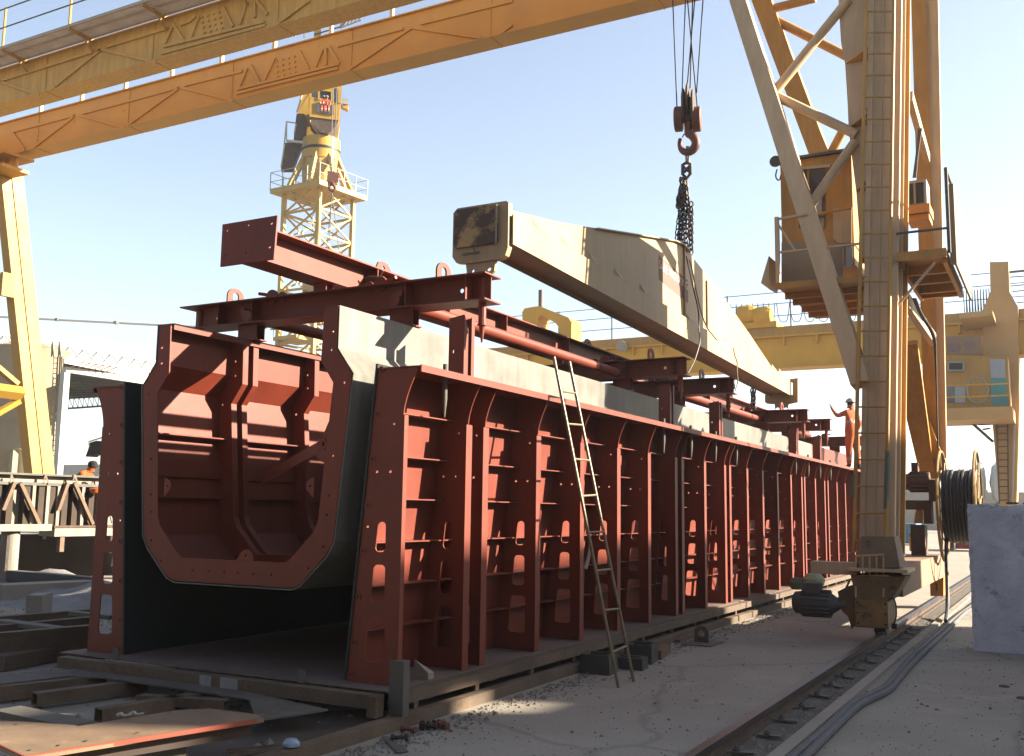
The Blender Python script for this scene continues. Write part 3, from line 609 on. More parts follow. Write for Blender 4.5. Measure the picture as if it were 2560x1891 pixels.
m = MB(); P = [at(*p_, x=-5.5) for p_ in (Z4(1895,1110),Z4(1900,1160),Z4(1920,1200),Z4(1915,1260),Z4(1925,1330),Z4(1905,1385))]; m.path(P, .014, 6, smooth=2); tag(m.build('tag_line', MATS['pale_rope']), 'pale rope end dangling below the far half of the lifting beam', 'rope')
# =================================================================== NEAR GANTRY CRANE
PN, PF = (13.85, .153), (20.3, -.153)
gan = thing('gantry_crane', 'big yellow and cream gantry crane whose two girders cross the top of the picture', 'gantry crane', (-2.1, 13.9, 0))
def on(p, P): return at(p[0], p[1], plane=P)
def ext(a, c, k): return c + (c-a)*k
def seg(name, P, a, c, w, h, m, k0=0, k1=0, parent=gan, up=(0,1,0), dy=0):
    pa, pc = on(a, P), on(c, P); pa, pc = pa+(pa-pc)*k0, pc+(pc-pa)*k1; o = V((0,dy,0))
    mb = MB(); mb.bar(pa+o, pc+o, w, h, up); return mb.build(name, m, parent)
# main near column (front recessed web between proud flanges)
def column(P, tl, tr, bl, br, depth, m, nm='column', k=.45, groove=True, side=None):
    a0, a1, b0, b1 = on(tl,P), on(tr,P), on(bl,P), on(br,P)
    a0 = ext(b0,a0,k); a1 = ext(b1,a1,k); D = V((0,depth,0)); mb = MB()
    mb.hexa([b0,b1,b1+D,b0+D,a0,a1,a1+D,a0+D]); o = mb.build(nm, m, gan)
    if groove:
        lt = lambda s_, z_: (b0+(b1-b0)*s_)*(1-z_)+(a0+(a1-a0)*s_)*z_
        for s0, s1, dz in ((0,.16,.05),(.84,1.02,.05),(.42,.46,.03)):
            q = MB(); f = V((0,-dz,0)); e = V((0,-.001,0)); q.hexa([lt(s0,0)+f,lt(s1,0)+f,lt(s1,0)+e,lt(s0,0)+e,lt(s0,1)+f,lt(s1,1)+f,lt(s1,1)+e,lt(s0,1)+e]); q.build('column_flange', m, o)
        q = MB(); X = V((.07,0,0)); q.hexa([b1+D*.86,b1+D*.86+X,b1+D+X,b1+D,a1+D*.86,a1+D*.86+X,a1+D+X,a1+D]); q.build('column_flange', ORANGE if P is PN else m, o)
        q = MB(); q.hexa([b1+D*.3,b1+D*.3+X*.6,b1+D*.36+X*.6,b1+D*.36,a1+D*.3,a1+D*.3+X*.6,a1+D*.36+X*.6,a1+D*.36]); q.build('column_flange', m, o)
    return o
column(PN, R1(1085,0), R1(1315,0), R4(1012,200), R4(1262,200), .5, CREAM)
# tapered wing plate with triangular shelves
Wg = MB(); zb, pr = [], []
EL = [R1(835,0),R1(850,250),R1(880,410),R1(898,700),R1(905,880),R1(935,1150),R1(960,1350),R2(985,700),R2(1000,890)]
LP = [on(p_,PN) for p_ in EL]; LP = [ext(LP[1],LP[0],1.2)]+LP
CLp = lambda z: on(R1(1085,0),PN)+(on(R4(1012,200),PN)-on(R1(1085,0),PN))*((on(R1(1085,0),PN).z-z)/(on(R1(1085,0),PN).z-on(R4(1012,200),PN).z))
RP = [CLp(p_.z)+V((-.002,0,0)) for p_ in LP]
RP = [V((b_.x, a_.y, a_.z)) for a_, b_ in zip(LP, RP)]
for i in range(len(LP)-1):
    q0, q1, q2, q3 = LP[i], RP[i], RP[i+1], LP[i+1]; o1, o2 = V((0,.30,0)), V((0,.34,0))
    Wg.hexa([q3+o1,q2+o1,q2+o2,q3+o2,q0+o1,q1+o1,q1+o2,q0+o2])
wing = Wg.build('wing_plate', CREAM, gan)
for i in (3,5,7,9):
    i = min(i, len(LP)-1); A, B = LP[i]+V((0,.298,0)), RP[i]+V((0,.298,0)); C = RP[i]+V((0,-.02,.05)); mb = MB(); up = V((0,0,.015))
    mb.add([A,B,C,A+up,B+up,C+up], [(0,1,2),(5,4,3),(0,3,4,1),(1,4,5,2),(2,5,3,0)]); mb.build('shelf_gusset', ORANGE, wing)
seg('raked_chord', PN, sh(1613,0), sh(1873,812), .25, .30, CREAM, .25, .03)
for a, c in ((R1(395,630),R1(850,20)),(R1(410,685),R1(905,905)),(R1(650,1460),R1(920,1040)),(R1(350,60),R1(120,-200))):
    if c[1] < -50: continue
    mb = MB(); pa, pc = on(a,PN)+V((0,.12,0)), on(c,PN)+V((0,.12,0)); mb.tube(pa+(pa-pc)*.04, pc+(pc-pa)*.12+V((0,.15,0)), .075, 14); mb.build('pipe_brace', CREAM, gan, smooth=True)
# ladder on the near column
lad = MB(); la, lb = on(R1(1075,0),PN), on(R4(985,170),PN); ra, rb_ = on(R1(1272,0),PN), on(R4(1215,170),PN); f = V((0,-.16,0))
la2, ra2 = ext(lb,la,.4), ext(rb_,ra,.4); lad.tube(lb+f, la2+f, .028, 8); lad.tube(rb_+f, ra2+f, .028, 8)
for i in range(int((la2.z-lb.z)/.36)):
    t_ = (i+.4)*.36/(la2.z-lb.z); lad.tube(lb+f+(la2-lb)*t_, rb_+f+(ra2-rb_)*t_, .014, 6)
LAD = lad.build('ladder', YELLOW, gan, smooth=False)
for z_ in (1.55,2.9,5.2,7.6):
    t_ = (z_-lb.z)/(la2.z-lb.z); mb = MB()
    for a_, c_ in ((lb,la2),(rb_,ra2)): mb.bar(a_+(c_-a_)*t_+V((0,-.13,0)), a_+(c_-a_)*t_+V((0,-.055,0)), .04, .04)
    mb.build('ladder_bracket', YELLOW, LAD)
mb = MB(); q0 = on(R3(1228,960),PN); q1 = on(R3(1215,1370),PN); mb.tube(q1+f, q0+f, .0285+.004, 8); q0 = on(R3(985,1130),PN); q1 = on(R3(975,1290),PN); mb.tube(q1+f, q0+f, .0285+.004, 8); mb.build('flaked_paint', GREENPAINT, LAD)
# far frame
column(PF, R1(1385,0), R1(1525,0), R3(1490,1150), R3(1625,1150), .55, ORANGE, groove=False)
o_ = column(PF, R1(1490,0), R1(1580,0), R3(1600,1000), R3(1642,1000), .12, CREAM, groove=False, k=.5)
seg('raked_chord', PF, sh(1664,0), sh(2003,905), .34, .34, ORANGE, .25, .1)
for a, c in ((R1(360,70),R1(660,-5)),(R1(385,140),R1(870,385)),(R1(800,1120),R1(900,930))):
    mb = MB(); pa, pc = on(a,PF), on(c,PF); mb.tube(pa, pc+(pc-pa)*.1, .085, 14); mb.build('pipe_brace', ORANGE, gan, smooth=True)
# knee plate and lit strut between the frames with cables
mb = MB(); a, c = at(*R1(1375,700),y=17.2), at(*R1(1500,1150),y=18.8); mb.bar(a, c, .20, .10, (1,0,0)); mb.build('cross_strut', CREAM, gan)
mb = MB(); a, c = at(*R2(1345,1190),y=15.5), at(*R2(1545,1480),y=18.6); mb.bar(a, c, .22, .10, (1,0,0)); mb.build('cross_strut', CREAM, gan)
mb = MB(); a, c = at(*R3(1330,170),y=18.0), at(*R3(1500,1100),y=20.0); mb.bar(a, c, .45, .12, (0,1,0), w2=.25); mb.build('web_brace', ORANGE, gan)
for du in (0,12,22):
    mb = MB(); P = [R1(1440+du,930),R1(1425+du*.5,1100),R1(1400+du*.8,1290)]; mb.path([at(*p_,y=16.4) for p_ in P], .012, 5, smooth=1); mb.build('power_cable', HOSE, gan)
for du in (0,9,18):
    mb = MB(); P = [R2(1400+du,1180),R2(1450+du,1300),R2(1520+du,1400),R2(1548+du,1480),R3(1560+du*.3,250),R3(1572,560),R3(1578+du*.2,930)]; mb.path([at(*p_,y=15.5+i*.55) for i, p_ in enumerate(P)], .014, 5, smooth=1); mb.build('power_cable', HOSE if du else REELBLACK, gan)
# cab with its hanging work platform
cabm = MB(); yc = 15.3
cx = lambda u: at(u[0],u[1],y=yc).x
cz = lambda u: at(u[0],u[1],y=yc).z
x0, x1 = cx(P1(200,400)), cx(P1(905,400)); z1, zmid = cz(P1(500,135)), cz(P1(400,1000))
zb_ = cz(P1(300,1400))
cabm.box(x0, x1, yc+.02, yc+1.8, zb_+.25, z1); cab = cabm.build('operator_cab', ORANGE, gan)
mb = MB(); mb.box(x0-.04, x1+.02, yc-.06, yc+1.86, z1+.002, z1+.04); mb.build('cab_roof', GREYSTEEL, cab)
def pq(m_, parent, name, P, dy0, dy1, mt):
    pts = [(cx(P1(*p_)), cz(P1(*p_))) for p_ in P]; q = MB(); q.plate(pts, [], lambda a, b: (a, yc+dy0, b), (0,dy1-dy0,0)); return q.build(name, mt, parent)
pq(0, cab, 'cab_window', [(385,260),(640,225),(640,830),(385,830)], .0, .018, mat('amber_cab_interior',(.20,.10,.05),(.13,.07,.04),2,.3,bump=0))
pq(0, cab, 'window_pane', [(500,515),(608,512),(608,680),(500,690)], -.01, -.002, PALEPANE)
pq(0, cab, 'window_pane', [(540,690),(630,680),(630,828),(570,830)], -.01, -.002, GLASS)
pq(0, cab, 'window_frame', [(465,250),(485,248),(485,700),(465,700)], -.02, -.011, ORANGE)
pq(0, cab, 'window_frame', [(380,235),(690,205),(690,235),(380,262)], -.03, -.003, CREAM)
pq(0, cab, 'side_panel', [(720,640),(905,640),(905,1010),(815,1010),(720,930)], -.02, -.003, CREAM)
pq(0, cab, 'lower_panel', [(215,975),(905,975),(905,1020),(815,1020),(815,1330),(500,1380),(215,1395)], -.025, -.003, mat('grey_cream_cladding', (.52,.42,.29), (.44,.35,.24), 2, .8, bump=.05, c3=(.30,.20,.12), t3=.62, fine=.06))
pq(0, cab, 'quarter_window', [(850,1020),(915,1018),(915,1180),(885,1228),(850,1225)], -.035, -.026, PALEPANE)
pq(0, cab, 'quarter_window', [(818,1022),(828,1022),(828,1228),(818,1228)], -.035, -.026, PALEPANE)
mb = MB(); P0, P1_, = at(*P1(190,720),y=yc-.7), at(*P1(180,1410),y=yc-.7)
pl = MB(); xa, xb = P1_.x, at(*P1(990,1300),y=yc-.7).x; zf = P1_.z
pl.box(xa, xb+.1, yc-.74, yc+1.9, zf-.02, zf+.03)
for yy in (yc-.3,yc+.2,yc+.8,yc+1.3): pl.box(xa, xb, yy, yy+.06, zf-.10, zf-.021)
pl.hollow((xa-.03,yc-.76,zf+.0),(xb,yc-.76,zf+.0),.07,.09); pl.build('platform_floor', ORANGE, cab)
mb = MB(); mb.bar(P1_, V((P1_.x,yc-.7,P0.z)), .06, .06, (0,1,0))
za_, zc_ = at(*P1(220,735),y=yc-.7).z, at(*P1(220,1065),y=yc-.7).z
mb.bar((xa,yc-.7,za_),(xa+.45,yc-.7,za_+.02),.03,.03); mb.bar((xa,yc-.7,zc_),(xb,yc-.7,zc_),.03,.03); mb.bar((xa,yc-.68,za_-.05),(xa+.25,yc-.68,za_-.5),.03,.03)
mb.build('platform_rail', CREAM, cab)
rl = MB(); p_, q_ = at(*P1(530,695),y=yc-.1), at(*P1(905,635),y=yc-.1); rl.tube(p_, q_, .018, 6); rl.build('platform_rail', ORANGE, cab)
mb = MB(); pts = [(cx(P1(*p_)), cz(P1(*p_))) for p_ in ((175,1180),(110,1400),(100,1440),(175,1480),(185,1450),(175,1380))]; mb.plate(pts, [], lambda a, b: (a, yc-.55, b), (0,.5,0)); mb.build('torn_cover', CREAM, cab)
mb = MB(); c_ = at(*P1(165,190),y=yc-.2); mb.lathe(c_,(0,-1,0),[(0,0),(0,.06),(.08,.09),(.10,.09),(.10,0)],12); mb.path([c_+V((0,0,-.1)),c_+V((-.03,0,-.22)),c_+V((.03,0,-.3)),c_+V((.06,0,-.2))],.012,5,smooth=1); mb.build('flood_lamp', GREYSTEEL, cab)
# window in far cab pane is real glass above; AC unit and its shelf on the right
ya = 16.6
g_ = lambda u, v: at(*P1(u,v), y=ya)
acx0, acx1, acz0, acz1 = g_(1440,500).x, g_(1640,500).x, g_(1500,598).z, g_(1500,362).z
mb = MB(); mb.box(acx0, acx1, ya, ya+.45, acz0, acz1); ac = mb.build('air_conditioner', WHITEPLASTIC, gan)
for ua, ub in ((1448,1490),(1512,1590)):
    mb = MB(); mb.box(g_(ua,0).x, g_(ub,0).x, ya-.012, ya-.002, g_(1550,585).z, g_(1550,385).z); mb.build('grille', DARK, ac)
mb = MB(); mb.box(acx0, acx1+.04, ya-.05, ya+.5, acz0-.16, acz0-.02); mb.box(acx0, acx1+.02, ya, ya+.48, g_(1550,750).z, acz0-.17); mb.build('shelf', ORANGE, ac)
# right-hand access platform with edge-on guard panel
yp = 14.6
h_ = lambda u, v: at(*P1(u,v), y=yp)
xa, xb, zf = h_(1345,1100).x, h_(1835,1080).x, h_(1600,1095).z
mb = MB(); mb.hollow((xa,yp,zf),(xb,yp,zf),.10,.12,.012); mb.box(xa,xb,yp+.05,yp+2.6,zf+.03,zf+.055)
for yy in (.75,1.4,2.1,2.5): mb.box(xa+.02,xb-.02,yp+yy,yp+yy+.08,zf-.10,zf+.029)
mb.box(xb-.06,xb,yp+.06,yp+2.6,zf-.12,zf+.03); mb.box(xa,xa+.05,yp+.06,yp+2.6,zf-.12,zf+.03); plat = mb.build('access_platform', ORANGE, gan)
mb = MB(); p_ = h_(1825,230); mb.tube((p_.x,yp+.02,zf),(p_.x,yp+.02,p_.z),.025,8); mb.tube((xa,yp+.02,h_(1700,840).z),(p_.x,yp+.02,h_(1700,840).z),.018,6); mb.tube((p_.x,yp+.02,p_.z-.03),(p_.x+.02,yp+2.4,p_.z-.03),.02,8); mb.build('hand_rail', GREYSTEEL, plat)
xp = h_(1885,700).x; mb = MB(); mb.box(xp, xp+.03, yp+.1, yp+2.7, h_(1885,1170).z, h_(1885,370).z); mb.box(xp-.05,xp-.002,yp+.1,yp+.15,h_(1885,1170).z,h_(1885,370).z); mb.build('guard_panel', mat('dull_panel_cream', (.50,.36,.20), (.42,.30,.17), 2, .7, bump=.05), plat)
mb = MB(); mb.tube((xa-.1,yp-.02,at(*P1(1440,1650),y=yp).z),(h_(1725,1165).x,yp,h_(1725,1165).z),.02,6); mb.build('stay', CREAM, plat)
# bogie, sill beam, drive motor of the near leg
yb = 13.70
h_ = lambda u, v: at(*R4(u,v), y=yb)
mb = MB(); X0, X1 = h_(985,600).x, h_(1220,600).x; Zt, Zb = h_(1100,510).z, h_(1100,722).z
mb.box(X0, X1, yb-.02, yb+.62, Zb, Zt); mb.hexa([(X0,yb,Zt),(X1+.05,yb,Zt),(X1+.05,yb+.6,Zt),(X0,yb+.6,Zt),(X0-.05,yb-.02,h_(1100,345).z),(X1+.22,yb-.02,h_(1100,345).z),(X1+.22,yb+.6,h_(1100,345).z),(X0-.05,yb+.6,h_(1100,345).z)])
BOGM = mat('grimy_bogie_paint', (.40,.25,.10), (.20,.13,.07), 2.6, .7, bump=.2, c3=(.14,.09,.05), t3=.55, fine=.1); bog = mb.build('bogie_frame', BOGM, gan)
mb = MB(); zz = h_(1100,290).z; mb.box(X0-.08,X1+.26,yb-.1,yb+.62,zz-.04,zz); mb.build('base_flange', CREAM, bog)
mb = MB(); mb.box(X0+.0, X1-.0, yb-.035, yb-.021, Zb+.02, Zt-.02); mb.build('cover_plate', mat('grimy_cover_paint', (.58,.32,.08), (.30,.20,.09), 2.2, .6, bump=.2, c3=(.18,.11,.06), t3=.54, fine=.1), bog)
for zz in (.08,.5,.92):
    for s_ in (.07,.93):
        mb = MB(); mb.lathe((X0+(X1-X0)*s_, yb-.036, Zb+.03+(Zt-Zb-.06)*zz),(0,-1,0),[(0,.016),(.012,.016),(.012,0)],6); mb.build('bolt', DARK, bog)
mb = MB(); mb.lathe((-2.20,yb+.25,.28),(1,0,0),[(0,0),(0,.19),(.02,.19),(.025,.16),(.115,.16),(.12,.19),(.14,.19),(.14,0)],28); mb.build('wheel', DARK, bog)
mb = MB()
for k_ in range(5): mb.bar(h_(985+k_*50,205) if k_ else h_(985,205), h_(985+k_*50,345), .02, .02)
mb.bar(h_(980,200),h_(1190,190),.025,.025); mb.bar(h_(985,350),h_(1225,345),.03,.03); mb.bar(h_(985,350),h_(985,500),.02,.02); mb.bar(h_(1190,345),h_(1185,500),.02,.02); mb.build('step_frame', CREAM, bog)
mb = MB(); fl = V((0,-.02,0)); mb.hexa([h_(1005,285),h_(1305,285),h_(1305,285)+V((0,.55,0)),h_(1005,285)+V((0,.55,0)),h_(1020,60),h_(1262,60),h_(1262,60)+V((0,.5,0)),h_(1020,60)+V((0,.5,0))]); mb.build('column_foot', mat('grimy_foot_cream', (.46,.33,.20), (.28,.20,.13), 2.4, .8, bump=.2, c3=(.18,.12,.08), t3=.56, fine=.1), gan)
mb = MB(); mb.box(-2.38,-1.90,14.28,19.55,.56,.955); mb.build('sill_beam', mat('shade_brown_sill', (.46,.30,.19), (.36,.23,.15), 2, .8, bump=.15, fine=.1), gan)  # brown darkened to put the shade on the sill into its colour
mb = MB(); a, c = h_(645,285), h_(985,310); mb.box(a.x, c.x, yb+.1, yb+.35, c.z-.06, c.z+.10); mb.build('motor_bracket', CREAM, gan)
mb = MB(); a, c = h_(525,525), h_(810,525); mb.lathe((a.x,yb+.05,a.z-.02),(1,0,0),[(0,0),(0,.10),(.03,.14),(.10,.15),(.12,.16),((c.x-a.x)*.9,.16),((c.x-a.x),.13),((c.x-a.x)+.10,.06),((c.x-a.x)+.18,.06)],24); mt_ = mb.build('drive_motor', MOTORGREY, gan, smooth=True)
mb = MB()
for k_ in range(18):
    an = 2*math.pi*k_/18; cy_, cz_ = yb+.05+.165*math.cos(an), a.z-.02+.165*math.sin(an); mb.bar((a.x+.12,cy_,cz_),(c.x-.02,cy_,cz_),.008,.03,(0,math.cos(an),math.sin(an)))
mb.build('cooling_fins', MOTORGREY, mt_)
mb = MB(); a = h_(610,455); mb.box(a.x, h_(715,0).x, yb-.1, yb+.12, a.z-.02, h_(650,395).z); mb.build('terminal_box', MOTORGREY, mt_)
for k_ in range(2):
    mb = MB(); mb.path([h_(655,450), h_(660+k_*20,520), h_(720,575-k_*25), h_(820,560-k_*20), h_(890,480), h_(940,380)], .014, 6, smooth=2); mb.build('motor_cable', HOSE, mt_)
mb = MB(); mb.plate([(h_(*p_).x,h_(*p_).z) for p_ in ((850,460),(930,420),(975,410),(980,560),(1000,700),(950,728),(925,640),(880,600))], [], lambda a, b: (a,yb+.02,b), (0,.28,0)); mb.build('gearbox', mat('oily_orange_gearbox',(.30,.12,.03),(.10,.06,.03),4,.5,bump=.2), gan)
mb = MB(); mb.path([h_(1215,530),h_(1250,500),h_(1275,540),h_(1280,640),h_(1262,690)],.010,6,smooth=2); mb.path([h_(1262,690),h_(1262,730)],.035,8); mb.build('rail_brush', DARK, gan)
# far bogie
yb2 = 19.55; h_ = lambda u, v: at(*R4(u,v), y=yb2)
mb = MB(); mb.plate([(h_(*p_).x,h_(*p_).z) for p_ in ((1520,345),(1620,330),(1620,492),(1525,492))], [[(h_(*p_).x,h_(*p_).z) for p_ in ((1562,395),(1573,395),(1577,455),(1566,455))]], lambda a, b: (a,yb2,b), (0,.5,0)); mb.build('bogie_frame', ORANGE, gan)
mb = MB(); a, c = h_(1435,200), h_(1535,200); mb.box(a.x, c.x, yb2-.9, yb2-.5, .93, at(*Q2(700,680),y=yb2).z); mb.build('reel_pedestal', MOTORBROWN, gan)
h_ = lambda u, v: at(*Q2(u,v), y=18.7)
mb = MB(); mb.box(h_(455,0).x, h_(860,0).x, 18.6, 18.9, h_(800,490).z, h_(800,370).z); mb.box(h_(755,0).x, h_(855,0).x, 18.6, 18.95, h_(800,670).z, h_(800,489).z); mb.box(h_(840,0).x, h_(925,0).x, 18.5, 19.0, h_(800,380).z, h_(800,105).z); mb.build('reel_pedestal', MOTORBROWN, gan)
a = h_(575,130); mb = MB(); L_ = h_(840,0).x-a.x; prof = [(0,0),(0,.15)]
mb.lathe((a.x,18.75,a.z),(1,0,0),[(-.25,0),(-.25,.12),(-.02,.14),(0,.16),(L_,.17),(L_,0)],24)
for k_ in range(14):
    an = 2*math.pi*k_/14; mb.box(a.x+.02,a.x+L_-.02,18.75+.165*math.cos(an)-.006,18.75+.165*math.cos(an)+.006,a.z+.165*math.sin(an)-.02,a.z+.165*math.sin(an)+.02)
rm = mb.build('reel_motor', MOTORBROWN, gan); mb = MB(); mb.box(h_(620,0).x,h_(705,0).x,18.6,18.8,a.z+.17,a.z+.33); mb.build('terminal_box', MOTORBROWN, rm)
mb = MB(); mb.hexa([h_(645,665),h_(755,665),h_(755,665)+V((0,.1,0)),h_(645,665)+V((0,.1,0)),h_(672,478),h_(752,490),h_(752,490)+V((0,.1,0)),h_(672,478)+V((0,.1,0))]); mb.build('yellow_guard', YELLOW, gan)
# cable reel
RXc, RY, RZ = -1.51, 18.7, 1.80
def wheel_ring(x, R, mt, nsp=8):
    mb = MB(); mb.path([(x,RY+R*math.cos(a*math.pi/18),RZ+R*math.sin(a*math.pi/18)) for a in range(36)], .026, 6, closed=True)
    for k_ in range(nsp):
        an = 2*math.pi*k_/nsp+.2; mb.tube((x,RY+.1*math.cos(an),RZ+.1*math.sin(an)),(x,RY+R*math.cos(an),RZ+R*math.sin(an)),.014,6)
        mb.tube((x,RY+.62*math.cos(an),RZ+.62*math.sin(an)),(x,RY+.62*math.cos(an+2*math.pi/nsp),RZ+.62*math.sin(an+2*math.pi/nsp)),.014,6)
    mb.lathe((x-.02,RY,RZ),(1,0,0),[(0,0),(0,.14),(.05,.14),(.05,0)],16); return mb.build('reel_flange', mt, reel)
reel = MB(); reel.lathe((-1.75,RY,RZ),(1,0,0),[(0,0),(0,.42),(.50,.42),(.50,0)],32); reel = reel.build('cable_reel', DARK, gan)
REELY = mat('dull_reel_yellow', (.50,.30,.07), (.36,.22,.06), 4, .6, bump=.1); wheel_ring(-1.79, .93, REELY); wheel_ring(-1.24, .93, REELY)
mb = MB()
for k_ in range(9):
    x = -1.735+k_*.058; r_ = .60-(.02 if k_ % 3 == 0 else 0)
    mb.path([(x,RY+r_*math.cos(a*math.pi/20),RZ+r_*math.sin(a*math.pi/20)) for a in range(40)], .031, 8, closed=True)
mb.build('wound_cable', REELBLACK, reel, smooth=True)
mb = MB(); mb.path([(-1.72,RY-.35,RZ-.55),(-1.73,RY-.45,1.1),(-1.72,RY-.6,.6),(-1.70,RY-.9,.16),(-1.63,RY-2,.06)],.03,8,smooth=2); mb.build('cable_tail', REELBLACK, reel)
# girders
def girder(y0, zb0, zt, x0, x1, m, segs, bolts, yface):
    mb = MB(); mb.box(x0,x1,y0,y0+.60,zb0,zb0+.03); mb.box(x0,x1,y0+.02,y0+.05,zb0+.031,zt-.03); mb.box(x0,x1,y0+.53,y0+.56,zb0+.031,zt-.03); mb.box(x0,x1,y0-.06,y0+.62,zt-.029,zt); gd = mb.build('girder', m, gan)
    for xs in range(int(x0)+2, int(x1), 4):
        q = MB(); q.box(xs,xs+.03,y0-.012,y0+.61,zb0-.012,zb0-.001); q.box(xs,xs+.02,y0-.0,y0+.018,zb0+.05,zt-.04); q.build('butt_seam', m, gd)
    mb = MB(); 
    for a, c in segs:
        pa, pc = at(*a, y=y0-.02), at(*c, y=y0-.02); q = MB(); q.bar((pa.x,y0-.005,pa.z),(pc.x,y0-.005,pc.z),.045,.07,(0,0,1)) if abs(pc.x-pa.x) > abs(pc.z-pa.z) else q.bar((pa.x,y0-.006,pa.z),(pc.x,y0-.006,pc.z),.07,.045,(0,1,0))
        q.build('web_stiffener', m, gd)
    q = MB()
    for a in bolts: p_ = at(*a, y=y0); q.lathe((p_.x,y0+.019,p_.z),(0,-1,0),[(0,.03),(.035,.03),(.035,0)],6)
    tag(q.build('bolt_field', m, gd), 'grid of bolt heads', kind='stuff')
    return gd
SN = [(Z1(a,b),Z1(c,d)) for a,b,c,d in ((0,522,650,318),(650,318,310,590),(650,318,1000,402),(0,528,250,612),(690,300,1085,180),(1035,345,1710,162),(1050,300,1700,140),(1050,305,1112,165),(1112,150,1182,262),(1225,248,1282,100),(1440,50,1500,172),(1545,155,1590,10),(1640,0,1642,112),(1650,0,1722,92),(1770,165,1995,0),(1222,135,1262,100),(1160,160,1222,135))]
BN = [Z1(1300+i*38+j*6,110-i*10+j*34) for i in range(4) for j in range(4)]
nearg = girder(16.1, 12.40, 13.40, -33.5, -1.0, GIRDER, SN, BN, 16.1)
SF = [(Z1(a,b),Z1(c,d)) for a,b,c,d in ((75,850,158,970),(200,962,475,752),(80,850,475,745),(505,740,800,825),(820,808,1150,570),(520,735,1150,565),(1170,565,1500,648),(1190,550,1560,458),(1525,602,2180,440),(1530,575,2185,412),(1540,562,1592,440),(1612,420,1672,530),(1700,522,1772,370),(1930,330,1988,450),(2030,442,2076,320),(2100,310,2100,420),(2120,300,2185,412))]
SF += [(Z2(a,b),Z2(c,d)) for a,b,c,d in ((790,602,1335,238),(1340,235,1935,325),(700,395,1262,245),(1420,202,2203,8),(2100,288,2203,210))]
BF = [Z1(1785+i*38+j*2,395-i*10+j*34) for i in range(4) for j in range(4)]
farg = girder(18.78, 12.40, 13.52, -29.9, -1.0, mat('rear_girder_paint', (1.08,.59,.13), (.90,.49,.13), .8, .6, bump=.05, c3=(.60,.32,.12), t3=.62, fine=.06), SF, BF, 18.78)  # rear girder tone, a little darker and more orange than the near one
# walkway on the camera side of the near girder
mb = MB(); zw = 13.45
yw0 = 15.30; x = -33
for k_ in range(15): yy = yw0+.01+k_*.049; mb.box(-33.2, -4, yy, yy+.022, zw, zw+.03)
for yy in (yw0, 15.62, 15.98): mb.box(-33.2,-2,yy,yy+.04,zw-.05,zw-.001)
mb.build('walkway_grating', mat('pale_grating', (.80,.66,.52), (.65,.53,.42), 3, .7, bump=0), nearg)
x = -31.6
while x < -3:
    mb = MB(); mb.bar((x,yw0,zw-.09),(x,16.04,zw-.09),.07,.07); mb.bar((x,15.75,zw-.12),(x,16.06,zw-.38),.05,.05); mb.build('walkway_bracket', YELLOW, nearg)
    mb = MB(); mb.tube((x,yw0+.02,zw),(x,yw0+.02,zw+1.1),.03,8); mb.build('rail_post', YELLOW, nearg); x += 2.62
for zz in (.55,1.08):
    mb = MB(); mb.tube((-33.2,yw0+.02,zw+zz),(-2,yw0+.02,zw+zz),.018,6); mb.build('hand_rail', GREYSTEEL, nearg)
x = -28
while x < -9:
    mb = MB(); mb.box(x,x+.09,19.45,19.54,13.2,14.5); mb.build('rail_post', CREAM, farg); x += 1.95
mb = MB(); mb.box(-28.5,-3,19.46,19.50,14.45,14.49); mb.build('hand_rail', CREAM, farg)
for sx in (-30.9,):
    mb = MB(); mb.box(-30.2,-29.6,16.2,19.3,12.45,13.3); mb.build('end_beam', GIRDER, gan)
# left leg, far frame
h_ = lambda p_: on(p_, PF)
a0, a1, b0, b1 = h_(L1(18,0)), h_(L1(78,0)), h_(L2(205,290)), h_(L2(275,290))
k = .5; T0, T1_ = ext(b0,a0,.40), ext(b1,a1,.40); B0, B1 = ext(a0,b0,.20), ext(a1,b1,.20); D = V((0,.78,0))
mb = MB(); mb.hexa([B0,B1,B1+D,B0+D,T0,T1_,T1_+D,T0+D]); LEGY = mat('left_leg_yellow', (.66,.36,.04), (.60,.33,.045), .8, .55, bump=.03); leg = mb.build('left_leg', LEGY, gan)
for s0, s1 in ((.0,.40),(.48,1.0)):
    q = MB(); X = V((.03,0,0)); e = V((.001,0,0)); q.hexa([B1+D*s0+e,B1+D*s0+X,B1+D*s1+X,B1+D*s1+e,T1_+D*s0+e,T1_+D*s0+X,T1_+D*s1+X,T1_+D*s1+e]); q.build('leg_flange', LEGY, leg)
mb = MB(); p_ = h_(Z1(60,1095)); mb.box(p_.x-.85,p_.x+.40,18.0,18.9,p_.z-.10,p_.z-.0); mb.box(p_.x-.85,p_.x+.45,18.0,19.0,p_.z+.32,p_.z+.40)
for dx in (-.5,-.1,.3): mb.tube((p_.x+dx,18.5,p_.z),(p_.x+dx,18.5,p_.z+.32),.07,8)
mb.build('leg_cap', ORANGE, leg)
for a, c, w_ in ((L1(0,1160),L1(185,1185),.30),(L1(-60,930),L1(150,1110),.16),(L1(-60,1375),L1(168,1245),.16)):
    pa, pc = at(*a, y=18.6), at(*c, y=19.3); q = MB(); q.bar(pa+(pa-pc)*1.2, pc, w_, w_, (0,1,0)); q.build('leg_brace', LEGY, gan)
mb = MB(); p_ = at(*L1(25,255), y=18.9); mb.box(p_.x-.8,p_.x+.2,18.6,19.0,p_.z-.28,p_.z+.26)
for k_ in range(5): mb.tube((p_.x+.22,18.6,p_.z-.25+k_*.12),(p_.x+.22,19.0,p_.z-.25+k_*.12),.045,8)
mb.box(p_.x+.27,p_.x+.42,18.6,19.0,p_.z-.40,p_.z+.32); mb.build('cable_guide', LEGY, gan)
